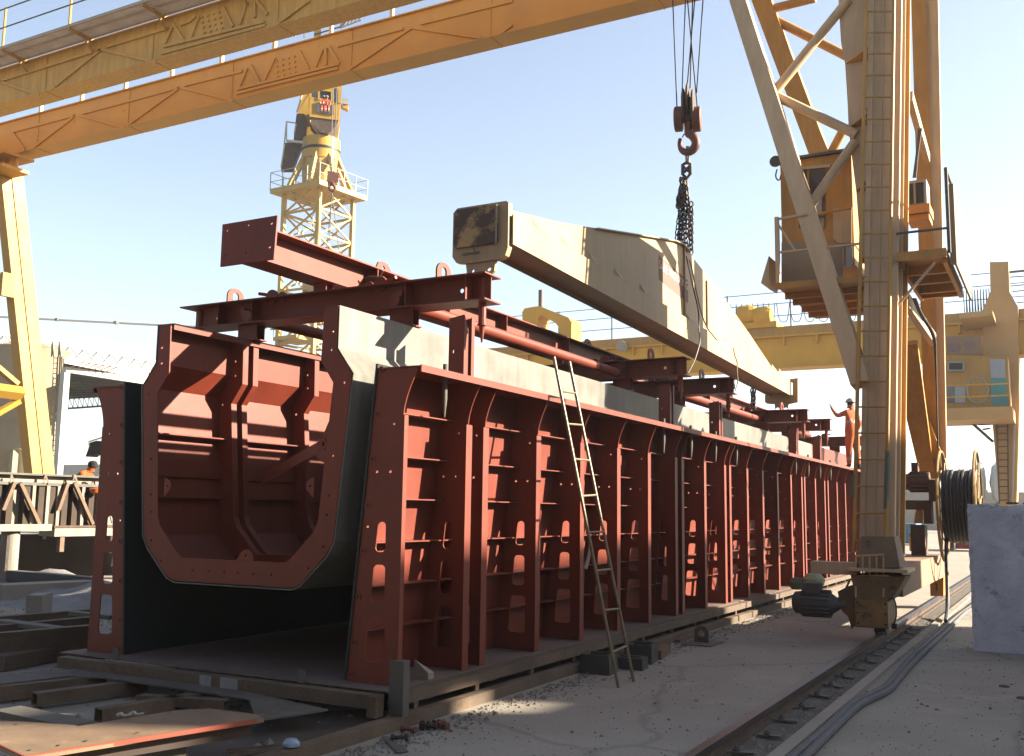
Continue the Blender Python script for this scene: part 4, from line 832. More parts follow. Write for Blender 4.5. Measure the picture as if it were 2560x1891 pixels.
# =================================================================== RAIL, PLINTH, HOSES, BLOCK WALL
t = thing('crane_rail', 'steel crane rail running from the bottom edge to the near crane leg', 'rail', (-2.13,6,0))
m = MB(); m.box(-2.16,-2.095,1,60,.075,.118); m.build('rail_head', RAILTOP, t)
m = MB(); m.box(-2.135,-2.12,1,60,.020,.0745); m.box(-2.19,-2.065,1,60,.006,.0195); m.build('rail_web', RUST, t)
y = 3.2
while y < 40:
    m = MB(); jx = random.uniform(-.03,.03); an = random.uniform(-.25,.25); c_ = V((-1.96+jx, y, .022)); d_ = V((math.cos(an), math.sin(an), random.uniform(-.12,.12))); m.bar(c_-d_*.10, c_+d_*.085, .065, .014); m.tube(c_+V((-.03,0,.006)), c_+V((-.03,0,.04)), .015, 6); m.lathe(c_+V((-.03,0,.008)),(0,0,1),[(0,.026),(.016,.026),(.016,0)],6)
    if y < 16: m.build('clamp_plate', GREYSTEEL, t)
    y += .62
m = MB()
m.box(-2.06,-1.80,1,60,-.02,.003+.001); struct('rail_bed', m, mat('dirt_bed',(.20,.17,.13),(.11,.095,.08),3,.95,bump=.8,c3=(.26,.23,.19),t3=.55,fine=.25))
m = MB(); m.box(-1.80,-1.70,1,60,-.02,.035); struct('kerb', m, GROUND)
for dx, l in ((0,'grey hose nearest the rail, lying along the trackside'),(.062,'outer grey hose lying beside its twin on the ground')):
    P = [R4(560,1650),R4(820,1420),R4(985,1262),R4(1180,1180),R4(1260,1100),R4(1400,940),R4(1660,700),R4(1760,610)]
    P = [at(*p_, z=.03) + V((dx-.02+.012*math.sin(i*2.1+dx*30),0,0)) for i, p_ in enumerate(P)]
    P = [P[0]+(P[0]-P[1])*1.6]+P+[V((-1.52+dx,20,.03)),V((-1.45+dx,26,.03)),V((-1.5+dx,34,.03))]
    m = MB(); m.path(P, .031, 10, smooth=3); tag(m.build('hose', HOSE, smooth=True), l, 'hose', 'pair of hoses beside the rail')
wall = thing('block_wall', 'whitewashed concrete wall with blue-grey scuffs at the right edge', 'wall', (-.98,13.7,0))
m = MB(); N = 40; rr = random.Random(3)
nx, nz = 46, 44; bm_ = bmesh.new(); X0w, X1w = -1.045, 3.2; grid = {}
def disp(x, z):
    e = min(x-X0w, 1.785-z); return .002*math.sin(x*7+z*4)*math.sin(z*6) + rr.uniform(-.0008,.0008) + (rr.uniform(0,.018) if e < .05 else 0)
xsw = [X0w + (i_/nx)**1.6*(X1w-X0w) for i_ in range(nx+1)]
for fb_ in (0,1):
    for i_ in range(nx+1):
        for j_ in range(nz+1):
            x_, z_ = xsw[i_], 1.785*j_/nz; dx = rr.uniform(0,.010) if i_ == 0 else 0; dz = -rr.uniform(0,.014) if j_ == nz else 0
            if j_ == nz and 8 < i_ < 13: dz -= .02
            grid[fb_,i_,j_] = bm_.verts.new((x_+dx+.010*(1-z_/1.785)*0, 13.72+(disp(x_,z_) if fb_ == 0 else .30), max(0,z_+dz)))
for i_ in range(nx):
    for j_ in range(nz):
        bm_.faces.new([grid[0,i_,j_],grid[0,i_+1,j_],grid[0,i_+1,j_+1],grid[0,i_,j_+1]]); bm_.faces.new([grid[1,i_,j_],grid[1,i_,j_+1],grid[1,i_+1,j_+1],grid[1,i_+1,j_]])
    bm_.faces.new([grid[0,i_,nz],grid[0,i_+1,nz],grid[1,i_+1,nz],grid[1,i_,nz]])
for j_ in range(nz): bm_.faces.new([grid[0,0,j_],grid[0,0,j_+1],grid[1,0,j_+1],grid[1,0,j_]]); bm_.faces.new([grid[0,nx,j_],grid[1,nx,j_],grid[1,nx,j_+1],grid[0,nx,j_+1]])
me_ = bpy.data.meshes.new('wall_slab'); bmesh.ops.recalc_face_normals(bm_, faces=bm_.faces); bm_.to_mesh(me_); bm_.free(); me_.materials.append(WHITEWALL); me_.transform(Matrix.Translation((.98,-13.7,0)))
ws = bpy.data.objects.new('wall_slab', me_); COL.objects.link(ws); ws.parent = wall
for x0_, w_, h0 in ((-.60,.13,.025),(-.42,.09,.018)):
    m = MB(); m.box(x0_,x0_+w_,13.74,13.9,1.782,1.782+h0); m.build('loose_mortar', GREYSTEEL, wall)
# rubble and grit near the wall and yard
for i, (px, lab) in enumerate(((R4(2060,1150),'small dark stone at the far right of the yard'),(R4(2190,1235),'flat dark stone touching the right edge'))):
    p_ = at(*px, z=0); m = MB(); m.lathe(p_,(0,0,1),[(0,.05),(.012,.045),(.02,.02),(.021,0)],9); tag(m.build('stone', RUST), lab, 'stone')
def grit(label, n, fx, fy, smin, smax, mt, seed):
    rq = random.Random(seed); m = MB()
    for _ in range(n):
        x_, y_ = fx(rq), fy(rq); s_ = rq.uniform(smin,smax)*(1 if rq.random() < .9 else 2.2); a = rq.uniform(0,6.3); P = []
        for k_ in range(4): P.append((x_+s_*math.cos(a+k_*1.57)*rq.uniform(.6,1.2), y_+s_*math.sin(a+k_*1.57)*rq.uniform(.6,1.2), .002))
        m.add(P+[(x_+rq.uniform(-.3,.3)*s_, y_, .004+s_*rq.uniform(.35,.8))], [(0,1,4),(1,2,4),(2,3,4),(3,0,4),(3,2,1,0)])
    tag(m.build('grit', mt), label, 'grit', kind='stuff')
GR = mat('grey_brown_grit', (.36,.31,.26), (.17,.145,.12), 7, .95, bump=.2)
grit('loose grit and crumbs scattered along the rail bed', 2600, lambda q: q.gauss(-1.93,.10), lambda q: 4.5+13*q.random()**1.4, .006, .018, GR, 2)
grit('fine rubble fallen along the foot of the ground beams', 2200, lambda q: -4.30+abs(q.gauss(0,.16)), lambda q: 5.2+14*q.random()**1.3, .005, .016, GR, 3)
grit('sparse pebbles spread over the open yard concrete', 1400, lambda q: q.uniform(-4.2,-.2), lambda q: 5+12*q.random(), .004, .011, GR, 4)
grit('crumbled concrete and debris between the loose beams at left', 3000, lambda q: q.uniform(-16,-4.8), lambda q: q.uniform(4.3,12), .008, .030, GR, 5)
# =================================================================== SMALL THINGS BY THE MOULD
t = thing('rebar_ladder', 'thin home-made ladder leaning against the ribbed side form', 'ladder', (-3.74,9.1,0))
fa, fb = at(*Q1(615,775),z=0), at(*Q1(800,703),z=0)
ta, tb = at(*M3(1765,108),x=-4.42), at(*M3(1890,145),x=-4.42)
m = MB()
for a, c in ((fa,ta),(fb,tb)): m.tube(a, c, .017, 8)
m.build('rail', mat('dull_brass_rod', (.34,.28,.17), (.22,.17,.10),8,.5,.2,bump=.2), t)
for v_ in ((M3(1825,380),M3(1940,395)),(M3(1870,650),M3(1995,662)),(M3(1925,935),M3(2055,945)),(M3(1985,1228),M3(2115,1228)),(M4(1727,358),M4(1838,352)),(M4(1795,625),M4(1893,612)),(M4(1850,903),M4(1948,882)),(Q1(550,350),Q1(725,265))):
    def onl(a, c, px):
        best = min((i/200 for i in range(201)), key=lambda t_: abs((RM.transposed() @ ((a+(c-a)*t_)-CAM)).y/(RM.transposed() @ ((a+(c-a)*t_)-CAM)).z*F_+H_/2-px[1])); return a+(c-a)*best
    m = MB(); m.tube(onl(fa,ta,v_[0]), onl(fb,tb,v_[1]), .011, 7); m.build('rung', MATS['dull_brass_rod'], t)
m = MB(); p_ = onl(fa,ta,M4(1745,370)); m.path([p_, p_+V((.02,0,-.10)), p_+V((0,.01,-.22)), p_+V((-.03,0,-.33))], lambda s_: .008+.012*s_, 6, smooth=1); m.build('tied_rag', WHITE, t)
def socket(name, label, cat, c, L_, B_, h, rot, wall_=.035, taper=1.1):
    m = MB(); ca, sa = math.cos(rot), math.sin(rot)
    f_ = lambda a, b, z: V((c[0]+a*ca-b*sa, c[1]+a*sa+b*ca, z))
    for s_ in (1,): 
        lo = [(-1,-1),(1,-1),(1,1),(-1,1)]
        for i in range(4):
            a, b = lo[i], lo[(i+1)%4]; i1 = lambda q_, k_: (q_[0]*(L_/2-wall_*k_), q_[1]*(B_/2-wall_*k_))
            A0, B0, A1, B1 = i1(a,0), i1(b,0), i1(a,1), i1(b,1)
            k_ = taper; m.hexa([f_(A0[0]*k_,A0[1]*k_,0),f_(B0[0]*k_,B0[1]*k_,0),f_(B1[0],B1[1],0),f_(A1[0],A1[1],0),f_(*A0,h),f_(*B0,h),f_(*B1,h),f_(*A1,h)])
    return tag(m.build(name, mat('dark_cast_iron',(.10,.095,.08),(.07,.065,.055),5,.8,bump=.4)), label, cat)
socket('iron_block', 'dark hollow iron block on the ground left of the ladder foot', 'steel block', (-4.22,9.62), .30, .28, .19, .1)
socket('iron_block', 'lower dark iron block behind the ladder foot', 'steel block', (-4.06,10.05), .34, .22, .12, .1, .05, 1.02)
socket('open_frame_block', 'open-topped frame block standing right behind the ladder', 'steel block', (-4.12,10.55), .30, .34, .20, .15, .03, 1.0)
m = MB(); a = at(*Q1(1000,430),z=0); m.hexa([a,a+V((.13,.0,0)),a+V((.02,.62,0)),a+V((-.11,.62,0)),a+V((0,0,.10)),a+V((.13,0,.10)),a+V((.02,.62,.10)),a+V((-.11,.62,.10))]); tag(m.build('timber_block', mat('brown_timber',(.26,.15,.085),(.17,.10,.06),6,.85,bump=.3)), 'short brown timber block against the ground beam', 'timber')
m = MB(); a = at(*Q1(1310,230),z=0); c = at(*Q1(1600,120),z=0); m.bar(a+V((0,0,.02)), c+V((0,0,.02)), .12, .035); tag(m.build('timber_offcut', MATS['brown_timber']), 'thin timber offcut lying along the ground beam', 'timber')
t = thing('lug_on_plate', 'rusty lifting lug upright on a square floor plate beside the mould', 'lifting lug', (-4.05,12.4,0))
m = MB(); m.box(-4.22,-3.84,12.15,12.72,.004,.014); m.build('floor_plate', GREYSTEEL, t)
m = MB(); m.plate([(-4.15,.014),(-4.15,.12)]+[(-4.06-.09*math.cos(math.radians(a)),.14+.075*math.sin(math.radians(a))) for a in range(0,181,20)]+[(-3.97,.12),(-3.97,.014)], [circ(-4.06,.12,.042,14)], lambda a, b: (a,12.45,b), (0,.03,0)); m.build('lug', mat('brown_rust_plate',(.20,.13,.09),(.14,.09,.07),6,.85,bump=.3), t)
BL = ['leftmost bolt, lying by the small dark plate','second bolt of the spilled row by the ground beam','dark bolt at the left of the small heap','bolt lying across the middle of the small heap','upright bolt head in the heap','red-tipped bolt at the right end of the heap']
for i, (u_, v_) in enumerate(((1230,1490),(1310,1420),(1430,1385),(1480,1392),(1530,1372),(1605,1385))):
    p_ = at(*L4(u_,v_), z=.03); an = [.5,.1,-1.0,.4,1.3,-.3][i]; d_ = V((math.cos(an),math.sin(an),0)); m = MB()
    m.tube(p_-d_*.035, p_+d_*.05, .014, 8); m.lathe(p_-d_*.055, d_, [(0,0),(0,.027),(.02,.027),(.02,0)], 6); m.lathe(p_+d_*.045, d_, [(0,0),(0,.026),(.018,.026),(.018,0)], 6)
    if i > 2: m.lathe(p_+d_*.0, d_, [(0,0),(0,.030),(.006,.030),(.006,0)], 12)
    tag(m.build('bolt', HOOKRED if i in (1,5) else mat('dark_bolt',(.09,.055,.05),(.06,.04,.035),8,.6,.3,bump=.2)), BL[i], 'bolt', 'loose bolts by the ground beam')
m = MB(); P = [at(*L4(*q_), z=.012) for q_ in ((1080,1480),(1170,1475),(1312,1608),(1215,1620))]; m.hexa([p_-V((0,0,.008)) for p_ in P]+P); tag(m.build('flat_bar', GREYSTEEL), 'small dark flat bar lying on the concrete near the bolts', 'steel plate')
m = MB(); c_ = at(*L4(305,1535), z=.12); m.lathe(c_,(0,0,1),[(-.02,.055),(.0,.055),(.022,.035),(.03,0)],16); tag(m.build('bottle_cap', mat('white_blue_cap',(.6,.68,.8),(.2,.35,.6),30,.4,bump=0)), 'white and blue lid resting behind the open beam end', 'lid')
# =================================================================== LEFT FOREGROUND: loose beams and plates
def hb(label, a, c, w_, h_, zt, m_=BROWNSTEEL, name='box_beam', cat='steel beam', solid=False):
    pa, pc = at(*a, z=zt), at(*c, z=zt); o = V((0,0,-h_/2)); q = MB()
    (q.bar if solid else q.hollow)(pa+o, pc+o, w_, h_); return tag(q.build(name, m_), label, cat)
hb('open-ended box beam at left, pointing to the mould corner', L3(300,1105), L3(1250,985), .11, .10, .13)
hb('second open-ended box beam, lying lower and right of the first', L3(850,1240), L3(1700,1105), .11, .10, .13)
hb('box beam whose end shows at the corner of the dusty strip plate', L3(1950,1165), L3(1200,1120), .10, .07, .13)
hb('long box beam along the left edge, behind the open-ended ones', L3(-60,1050), L3(900,950), .12, .12, .14)
hb('flat dusty beam slanting towards the bottom left corner', L3(60,1235), L3(700,1370), .22, .05, .08, GREYSTEEL, solid=True)
def slab(name, label, cat, P, th, m_, lift=0):
    q = MB(); top_ = [V(p_)+V((0,0,lift)) for p_ in P]; n = len(P)
    q.add([p_-V((0,0,th)) for p_ in top_]+top_, [tuple(range(n))[::-1], tuple(range(n,2*n))]+[(i,(i+1)%n,n+(i+1)%n,n+i) for i in range(n)]); return tag(q.build(name, m_), label, cat)
DUSTPL = mat('dusty_strip_plate',(.20,.17,.14),(.13,.10,.08),4,.85,bump=.15,c3=(.28,.25,.21),t3=.56,fine=.12)
slab('strip_plate', 'long curved dusty strip plate lying in front of the red floor plate', 'steel plate', [at(*p_, z=.15) for p_ in (L3(-40,945),L3(600,900),L3(760,892),L3(1350,960),L3(2200,1110),L4(620,1250),L4(0,1340),L3(2150,1160),L3(1500,1060),L3(900,975),L3(600,962),L3(-40,1035))], .012, DUSTPL)
SP = [(L3(-30,1345),.30),(L3(160,1350),.30),(L3(700,1388),.30),(L3(1510,1258),.30),(L3(1800,1240),.30),(L3(2203,1290),.29),(L4(70,1330),.285),(L3(2203,1345),.285),(L3(200,1665),.30),(L3(-60,1540),.30)]
PLR = slab('drilled_plate', 'large drilled brown plate in patchy sun at the bottom left corner', 'steel plate', [at(*p_, z=z_) for p_, z_ in SP], .02, mat('brown_primed_plate', (.36,.24,.145), (.24,.16,.10),2.5,.7,bump=.08,c3=(.40,.28,.17),t3=.6,fine=.06))
m = MB()
for a, c in ((L3(2203,1350),L3(200,1668)),(L3(200,1668),L3(-60,1545))): m.bar(at(*a,z=.291)-V((0,0,.0)), at(*c,z=.291), .012, .026)
m.build('red_edge', mat('fresh_red_edge', (.40,.085,.045), (.34,.07,.04),4,.6,bump=0), PLR); e_o = [o for o in bpy.data.objects if o.name == 'red_edge'][-1]; e_o.parent = PLR
for q_ in (L3(130,1380),L3(675,1390),L3(1095,1330),L3(1455,1287),L3(1180,1450),L3(735,1520),L3(500,1558),L3(250,1600),L3(1740,1365)):
    p_ = at(*q_, z=.3005); m = MB(); m.lathe(p_,(0,0,1),[(0,.011),(.001,.011),(.001,0)],10); o = m.build('drilled_hole', DARK); o.parent = PLR
m = MB(); P = [at(*p_, z=.12) for p_ in (L3(850,1668),L3(1330,1560),L3(1590,1502),L3(1620,1520),L3(1590,1668))]; q = slab('pale_box', 'pale cream box end showing under the drilled plate', 'box', P, .1, mat('pale_cream_sheet',(.75,.62,.40),None,3,.6,bump=0))
m = MB(); P = [at(*p_, z=.268) for p_ in (L3(320,1650),L3(2190,1355))]; q = MB(); q.bar(P[0]-V((0,.03,.045)), P[1]-V((0,.03,.045)), .01, .07); o = tag(q.build('angle_web', mat('dark_primer_web',(.08,.05,.04),None,4,.7,bump=0)), 'dark drilled flange hanging under the plate edge', 'steel angle')
for u_, v_, l in ((1010,1300,'crumpled pale rag left on the drilled plate edge'),(1120,1290,'second pale rag scrap on the plate edge')):
    p_ = at(*L3(u_,v_), z=.305); m = MB(); m.path([p_, p_+V((.03,.01,.015)), p_+V((.06,-.01,.004)), p_+V((.10,.02,.012))], lambda s_: .012*(1-.5*s_), 7, smooth=1); tag(m.build('rag', WHITE), l, 'rag')
# brown shallow pit floor in front of the mould (dark water-stained steel sheet)
slab('ground_sheet', 'dark stained steel sheet on the ground under the loose beams', 'steel sheet', [at(*p_, z=.012) for p_ in (L3(1500,1300),L4(600,1260),L4(1150,1240),L4(1110,1320),L4(240,1560),L4(-100,1700),L3(1600,1700))], .008, mat('stained_sheet',(.14,.11,.085),(.085,.065,.05),3,.8,bump=.15,fine=.15))
for k_ in range(3):
    m = MB(); m.path([at(*L4(*p_), z=.03) for p_ in ((-250,1600+k_*28),(0,1580+k_*26),(230,1562+k_*22))], .014, 6); tag(m.build('rebar', RUST), ['topmost','middle','lowest'][k_]+' of three rods behind the open beam end', 'steel rod', 'rods at the bottom edge')
# middle-left: grids, blocks and heaped spoil
def zb(label, a, c, w_, h_, zt, m_=BROWNSTEEL, name='ground_beam', solid=True): return hb(label, a, c, w_, h_, zt, m_, name, 'steel beam', solid)
zb('long dark beam across the left, just left of the slotted post', G2(-40,1225), G2(1255,1115), .12, .30, .34)
zb('grid beam behind it, upper edge catching light', G2(-40,1120), G2(1270,1000), .12, .22, .30)
zb('third grid beam from the dark front one', G2(-40,1000), G2(1290,895), .12, .20, .26)
zb('cross strip of the grid at far left', G2(0,1040), G2(860,1150), .16, .05, .31, GREYSTEEL)
zb('cross strip of the grid near the slotted post', G2(1000,925), G2(1560,985), .12, .05, .31, GREYSTEEL)
zb('low dusty beam at the foot of the grid', G2(-40,1540), G2(1240,1330), .20, .14, .15)
zb('blue-grey pipe lying beyond the spoil heap', G2(-40,345), G2(1330,460), .22, .22, .34, mat('blue_grey_pipe',(.13,.14,.155),(.10,.105,.115),3,.6,bump=.1))
zb('dark concrete kerb beyond the spoil', G2(-40,560), G2(1320,500), .5, .28, .30, GROUND, 'concrete_kerb')
zb('short concrete block lying on the spoil', G2(440,690), G2(660,690), .5, .34, .38, GROUND, 'concrete_block')
rr = random.Random(5)
def heap(x0, x1, y0, y1, h, m_, n=42, seed=1):
    rq = random.Random(seed); ph = [rq.uniform(0,6) for _ in range(6)]; m = MB(); vs = []
    for j in range(n):
        for i in range(n):
            a, b_ = i/(n-1), j/(n-1); e = min(a,1-a,b_,1-b_)*5; e = min(1,e)
            z = e*h*(.55+.45*math.sin(a*9+ph[0]+b_*3)*math.sin(b_*7+ph[1]))+ .15*h*math.sin(a*31+ph[2])*math.sin(b_*27+ph[3])*e + .04*rq.uniform(-1,1)*e
            vs.append((x0+(x1-x0)*a, y0+(y1-y0)*b_, max(z,0)*1.0-.01*(1-e)))
    m.add(vs, [(j*n+i,j*n+i+1,(j+1)*n+i+1,(j+1)*n+i) for j in range(n-1) for i in range(n-1)]); return m.build('spoil_heap', m_, smooth=True)
tag(heap(-20,-10.5,10.2,14.5,.30,mat('grey_spoil',(.42,.41,.40),(.30,.29,.28),2.5,.95,bump=.8,fine=.15)), 'uneven grey cement spoil spread beyond the beam grid', 'spoil', kind='stuff')
# =================================================================== SUNLIT FORMWORK AT LEFT AND ITS WORKER
XF = -18.0
h_ = lambda u_, v_: at(*G1(u_,v_), x=XF)
zt, zm_, zb0 = h_(700,285).z, h_(700,400).z, h_(650,1060).z
t = thing('steel_formwork_line', 'sun-bleached steel formwork with dark posts and diagonal struts at the left', 'formwork', (XF,14,zb0))
ya_, yb_ = 6.0, 17.2
m = MB(); m.box(XF-.06,XF-.04,ya_,yb_,zb0,zt-.02); m.build('panel', LIGHTSTEEL, t)
m = MB(); m.box(XF-.10,XF+.10,ya_,yb_,zt-.02,zt+.02); m.box(XF-.10,XF+.14,ya_,yb_,zm_-.06,zm_); m.box(XF-.039,XF-.02,ya_,yb_,zm_+.12,zm_+.16); m.build('top_rail', GREYSTEEL, t)
for u_ in (-900,-760,-600,-430,-250,-60,120,370,430,580,640,740,800,930,1080,1160,1320,1400):
    y_ = h_(u_,700).y; dk = u_ in (-760,-430,-60,120,370,580,740,930,1080,1320)
    m = MB(); m.box(XF-.038,XF+(.10 if dk else .14),y_-(.10 if dk else .04),y_+.03,zb0,zm_-.062); m.build('post', mat('dark_post_brown', (.11,.075,.055), (.07,.05,.035), 3, .9, bump=.2) if dk else LIGHTSTEEL, t)
for u0_, u1_ in ((-760,-560),(200,480),(1000,1270),(-150,-420+200),(110,-60),(900,760)):
    pa, pc = h_(u0_,400), h_(u1_,1010 if u1_ > u0_ else 800); m = MB(); m.bar(pa+V((.2,0,0)), pc+V((.2,0,0)), .07, .07); m.build('strut', mat('rusty_strut', (.30,.20,.13), (.20,.13,.085),5,.8,bump=.3), t)
for u_ in (-500,-200,110,610,1040,1460):
    pa = h_(u_,275); m = MB(); m.bar(pa+V((.12,0,0)), h_(u_+35,420)+V((.16,0,0)), .03, .03); m.bar(pa+V((.12,0,0)), h_(u_-40,400)+V((.16,0,0)), .02, .02); m.build('clip', LIGHTSTEEL, t)
m = MB(); m.box(XF-.3,XF+.30,h_(660,1000).y,yb_,h_(1000,1020).z-.05,h_(1000,995).z-.04); m.build('deck', RUST, t)
m = MB(); m.hollow((XF+.2,ya_,h_(300,1055).z),(XF+.2,h_(640,1000).y,h_(300,1055).z),.14,.13); m.build('box_beam', LIGHTSTEEL, t)
m = MB(); m.box(XF-.2,XF+.28,h_(680,1000).y,yb_,h_(1050,1180).z,h_(1050,1020).z-.06); m.build('side_beam', LIGHTSTEEL, t)
m = MB(); m.box(XF-2.2,XF-1.6,ya_,yb_,0,.95); m.build('plinth', mat('dark_plinth',(.10,.07,.05),(.07,.05,.035),2,.9,bump=.2), t)
m = MB(); p_ = h_(150,1250); m.tube((XF,p_.y,0),(XF,p_.y,h_(150,1110).z),.17,20); m.build('round_pier', mat('whitewash_dripped_pier',(.42,.38,.33),(.28,.22,.18),4,.9,bump=.3,streak=.2), t)
for y_ in (9.0,15.8,17):
    m = MB(); m.box(XF-.2,XF+.2,y_,y_+.3,0,zb0-.2); m.build('pier', MATS['dark_plinth'], t)
m = MB(); p_ = h_(1305,520); m.lathe(V((XF+.25,p_.y,p_.z-.06)),(0,0,1),[(0,0),(0,.07),(.03,.13),(.10,.13),(.13,.03),(.13,0)],16); tag(m.build('orange_bucket', ORANGEPLASTIC, smooth=True), 'small orange bucket hooked on the formwork under the man', 'bucket')
m = MB(); p_ = h_(1400,900); m.path([p_+V((.3,0,-.18)),p_+V((.3,.05,.1)),p_+V((.3,.12,.12)),p_+V((.32,.2,-.12))],.035,7,smooth=1); tag(m.build('pale_sacking', WHITE), 'pale cloth hung on the formwork below the bucket', 'cloth')
m = MB(); p_ = h_(1330,295); m.path([p_+V((.25,0,0)),h_(1400,330)+V((.25,0,.05)),h_(1470,400)+V((.25,0,0)),h_(1530,470)+V((.25,0,0))],.02,6,smooth=2); tag(m.build('pale_hose', WHITE), 'pale hose draped over the formwork rail by the man', 'hose')
for l, a, c, w_, h0, z_ in (('pale box beam on the sunlit ground, farther one',G1(-50,1445),G1(1440,1425),.35,.22,.24),('brown pipe slanting across the sunlit ground',G1(-50,1480),G1(1430,1600),.16,.14,.2)):
    hb(l, a, c, w_, h0, z_, LIGHTSTEEL if 'pale' in l else RUST, 'ground_beam', 'steel beam', True)
m = MB(); a, c = at(*G1(655,1200),z=.9), at(*G1(510,1415),z=.3); m.bar(a,c,.07,.07); tag(m.build('prop', LIGHTSTEEL), 'thin slanting prop under the formwork', 'prop')
m = MB(); a, c = at(*G1(900,1190),x=-17.8), at(*G1(885,1415),x=-17.8); m.bar(a,c,.10,.10,(0,1,0)); tag(m.build('prop', MATS['rusty_strut']), 'upright brown prop under the formwork', 'prop')
# =================================================================== FAR GANTRY CRANE (same rail, further off)
YG = 48.0
fg = thing('gantry_crane', 'second yellow gantry crane farther off, with an orange cab and teal panel on its leg', 'gantry crane', (-2,YG,0))
g_ = lambda p_, y=YG: at(*p_, y=y)
FGM = mat('far_girder_paint', (1.25,.66,.06), (1.0,.53,.06), .5, .6, bump=.04, c3=(.40,.22,.08), t3=.66, fine=.04)
zt, zb = g_(R2(600,1375)).z, g_(R3(600,335)).z
m = MB(); m.box(-34,6,YG+.05,YG+.9,zb,zt-.5); m.box(-34,6,YG-.12,YG+1.0,zb-.06,zb); m.box(-34,6,YG-.15,YG+1.0,zt-.499,zt-.42); m.build('girder', FGM, fg)
m = MB(); m.box(-34,6,YG-.16,YG-.06,zt-.419,zt); m.box(-34,6,YG-.06,YG+1,zt-.1,zt); m.build('top_beam', YELLOW, fg)
x = -30
while x < 4:
    m = MB(); m.box(x,x+.08,YG-.14,YG+.04,zt-.9,zt-.501); m.build('bracket', FGM, fg); x += 1.55
x = -26.5
while x < 3:
    m = MB(); m.tube((x,YG-.1,zt),(x,YG-.1,zt+1.75),.035,6); m.build('rail_post', GREYSTEEL, fg); x += 3.1
for z_ in (.55,1.15,1.7):
    m = MB(); m.tube((-27,YG-.1,zt+z_),(4,YG-.1,zt+z_),.02,5); m.build('hand_rail', GREYSTEEL, fg)
for u0_, u1_, n_ in ((R2(85,1225),R2(400,1215),8),(R2(415,1215),R2(1000,1200),6),(R2(1765,1130),R2(1950,1110),9)):
    a, c = g_(u0_), g_(u1_)
    for i in range(n_):
        p_, q_ = a+(c-a)*(i/n_), a+(c-a)*((i+1)/n_); dz = 1.15 if n_ != 6 else .95
        m = MB(); m.path([p_+(q_-p_)*t_+V((0,-.15,-dz*(1-(2*t_-1)**4))) for t_ in [k_/10 for k_ in range(11)]], .02, 5); m.build('festoon_loop', HOSE, fg)
for u_, v_ in ((195,1300),(315,1310)):
    p_ = g_(R2(u_,v_)); m = MB(); m.lathe(p_+V((-.4,0,0)),(1,0,0),[(0,0),(0,.45),(.25,.5),(.6,.5),(.8,.42),(.8,0)],16); m.build('winch_drum', FGM, fg)
p_ = g_(R2(130,1365)); q_ = g_(R2(420,1340)); m = MB(); m.box(p_.x,q_.x,YG-.3,YG+1.2,zt+.0,zt+.28); m.build('trolley_frame', FGM, fg)
A = [(g_(p_, YG-1).x, g_(p_, YG-1).z) for p_ in (Z4(535,1010),Z4(530,880),Z4(545,855),Z4(600,845),Z4(640,840),Z4(830,915),Z4(850,945),Z4(845,1090),Z4(770,1080),Z4(768,980),Z4(745,950),Z4(660,900),Z4(640,902),Z4(632,915),Z4(630,1030))]
m = MB(); m.plate(A, [], lambda a, b: (a,YG-1,b), (0,1.3,0)); m.build('end_frame', FGM, fg)
m = MB(); p_ = g_(Z4(643,840), YG-.5); m.box(p_.x-.08,p_.x+.12,YG-.5,YG-.3,p_.z,p_.z+.9); m.build('lamp_post', GREYSTEEL, fg)
m = MB(); p_ = g_(Z4(1180,1090), YG-.2); m.lathe(p_,(0,-1,-.6),[(0,0),(0,.16),(.2,.32),(.22,.32),(.22,0)],12); m.build('flood_lamp', WHITEPLASTIC, fg)
def pz(P, y0, th, name, mt, par=fg):
    q = MB(); q.plate([(g_(p_,y0).x, g_(p_,y0).z) for p_ in P], [], lambda a, b: (a,y0,b), (0,th,0)); return q.build(name, mt, par)
FGL = mat('far_leg_paint', (1.05,.62,.22), (.86,.50,.18), .5, .6, bump=.04, c3=(.36,.22,.11), t3=.66, fine=.04)
pz([R2(1955,915),R2(2090,912),R2(2098,1130),R2(2160,1240),R3(2170,640),R3(2150,1345),R3(2025,1345),R3(1970,690),R3(1930,640),R2(1900,1270),R2(1960,1130)], YG-.6, 1.5, 'leg', FGL)
pz([R3(2128,690),R3(2142,690),R3(2122,1340),R3(2112,1340)], YG-.72, .10, 'conduit', WHITE)
lg = MB(); a0, a1, b0, b1 = g_(R3(2005,750),YG-.7), g_(R3(2085,750),YG-.7), g_(R3(2025,1330),YG-.7), g_(R3(2090,1330),YG-.7)
lg.tube(b0,a0,.03,5); lg.tube(b1,a1,.03,5)
for i in range(12): lg.tube(b0+(a0-b0)*(i+.5)/12, b1+(a1-b1)*(i+.5)/12, .022, 5)
lg.build('leg_ladder', RUST, fg)
cabf = pz([R3(1560,262),R3(1940,268),R3(2085,270),R3(2105,640),R3(1560,640)], YG-2.3, 1.6, 'operator_cab', YELLOW)
pz([R3(1955,285),R3(2065,285),R3(2070,420),R3(1962,420)], YG-2.34, .03, 'window_pane', PALEPANE, cabf)
pz([R3(1962,421),R3(2070,421),R3(2085,622),R3(1968,622)], YG-2.34, .03, 'teal_panel', TEAL, cabf)
pz([R3(1645,480),R3(1700,480),R3(1700,600),R3(1645,600)], YG-2.34, .03, 'window_pane', GLASS, cabf)
pz([R3(1702,485),R3(1775,485),R3(1775,600),R3(1702,600)], YG-2.34, .03, 'window_pane', PALEPANE, cabf)
acf = pz([R3(1648,302),R3(1770,302),R3(1770,370),R3(1648,370)], YG-2.6, .28, 'air_conditioner', WHITEPLASTIC, cabf)
pz([R3(1660,312),R3(1758,312),R3(1758,360),R3(1660,360)], YG-2.62, .015, 'grille', DARK, acf)
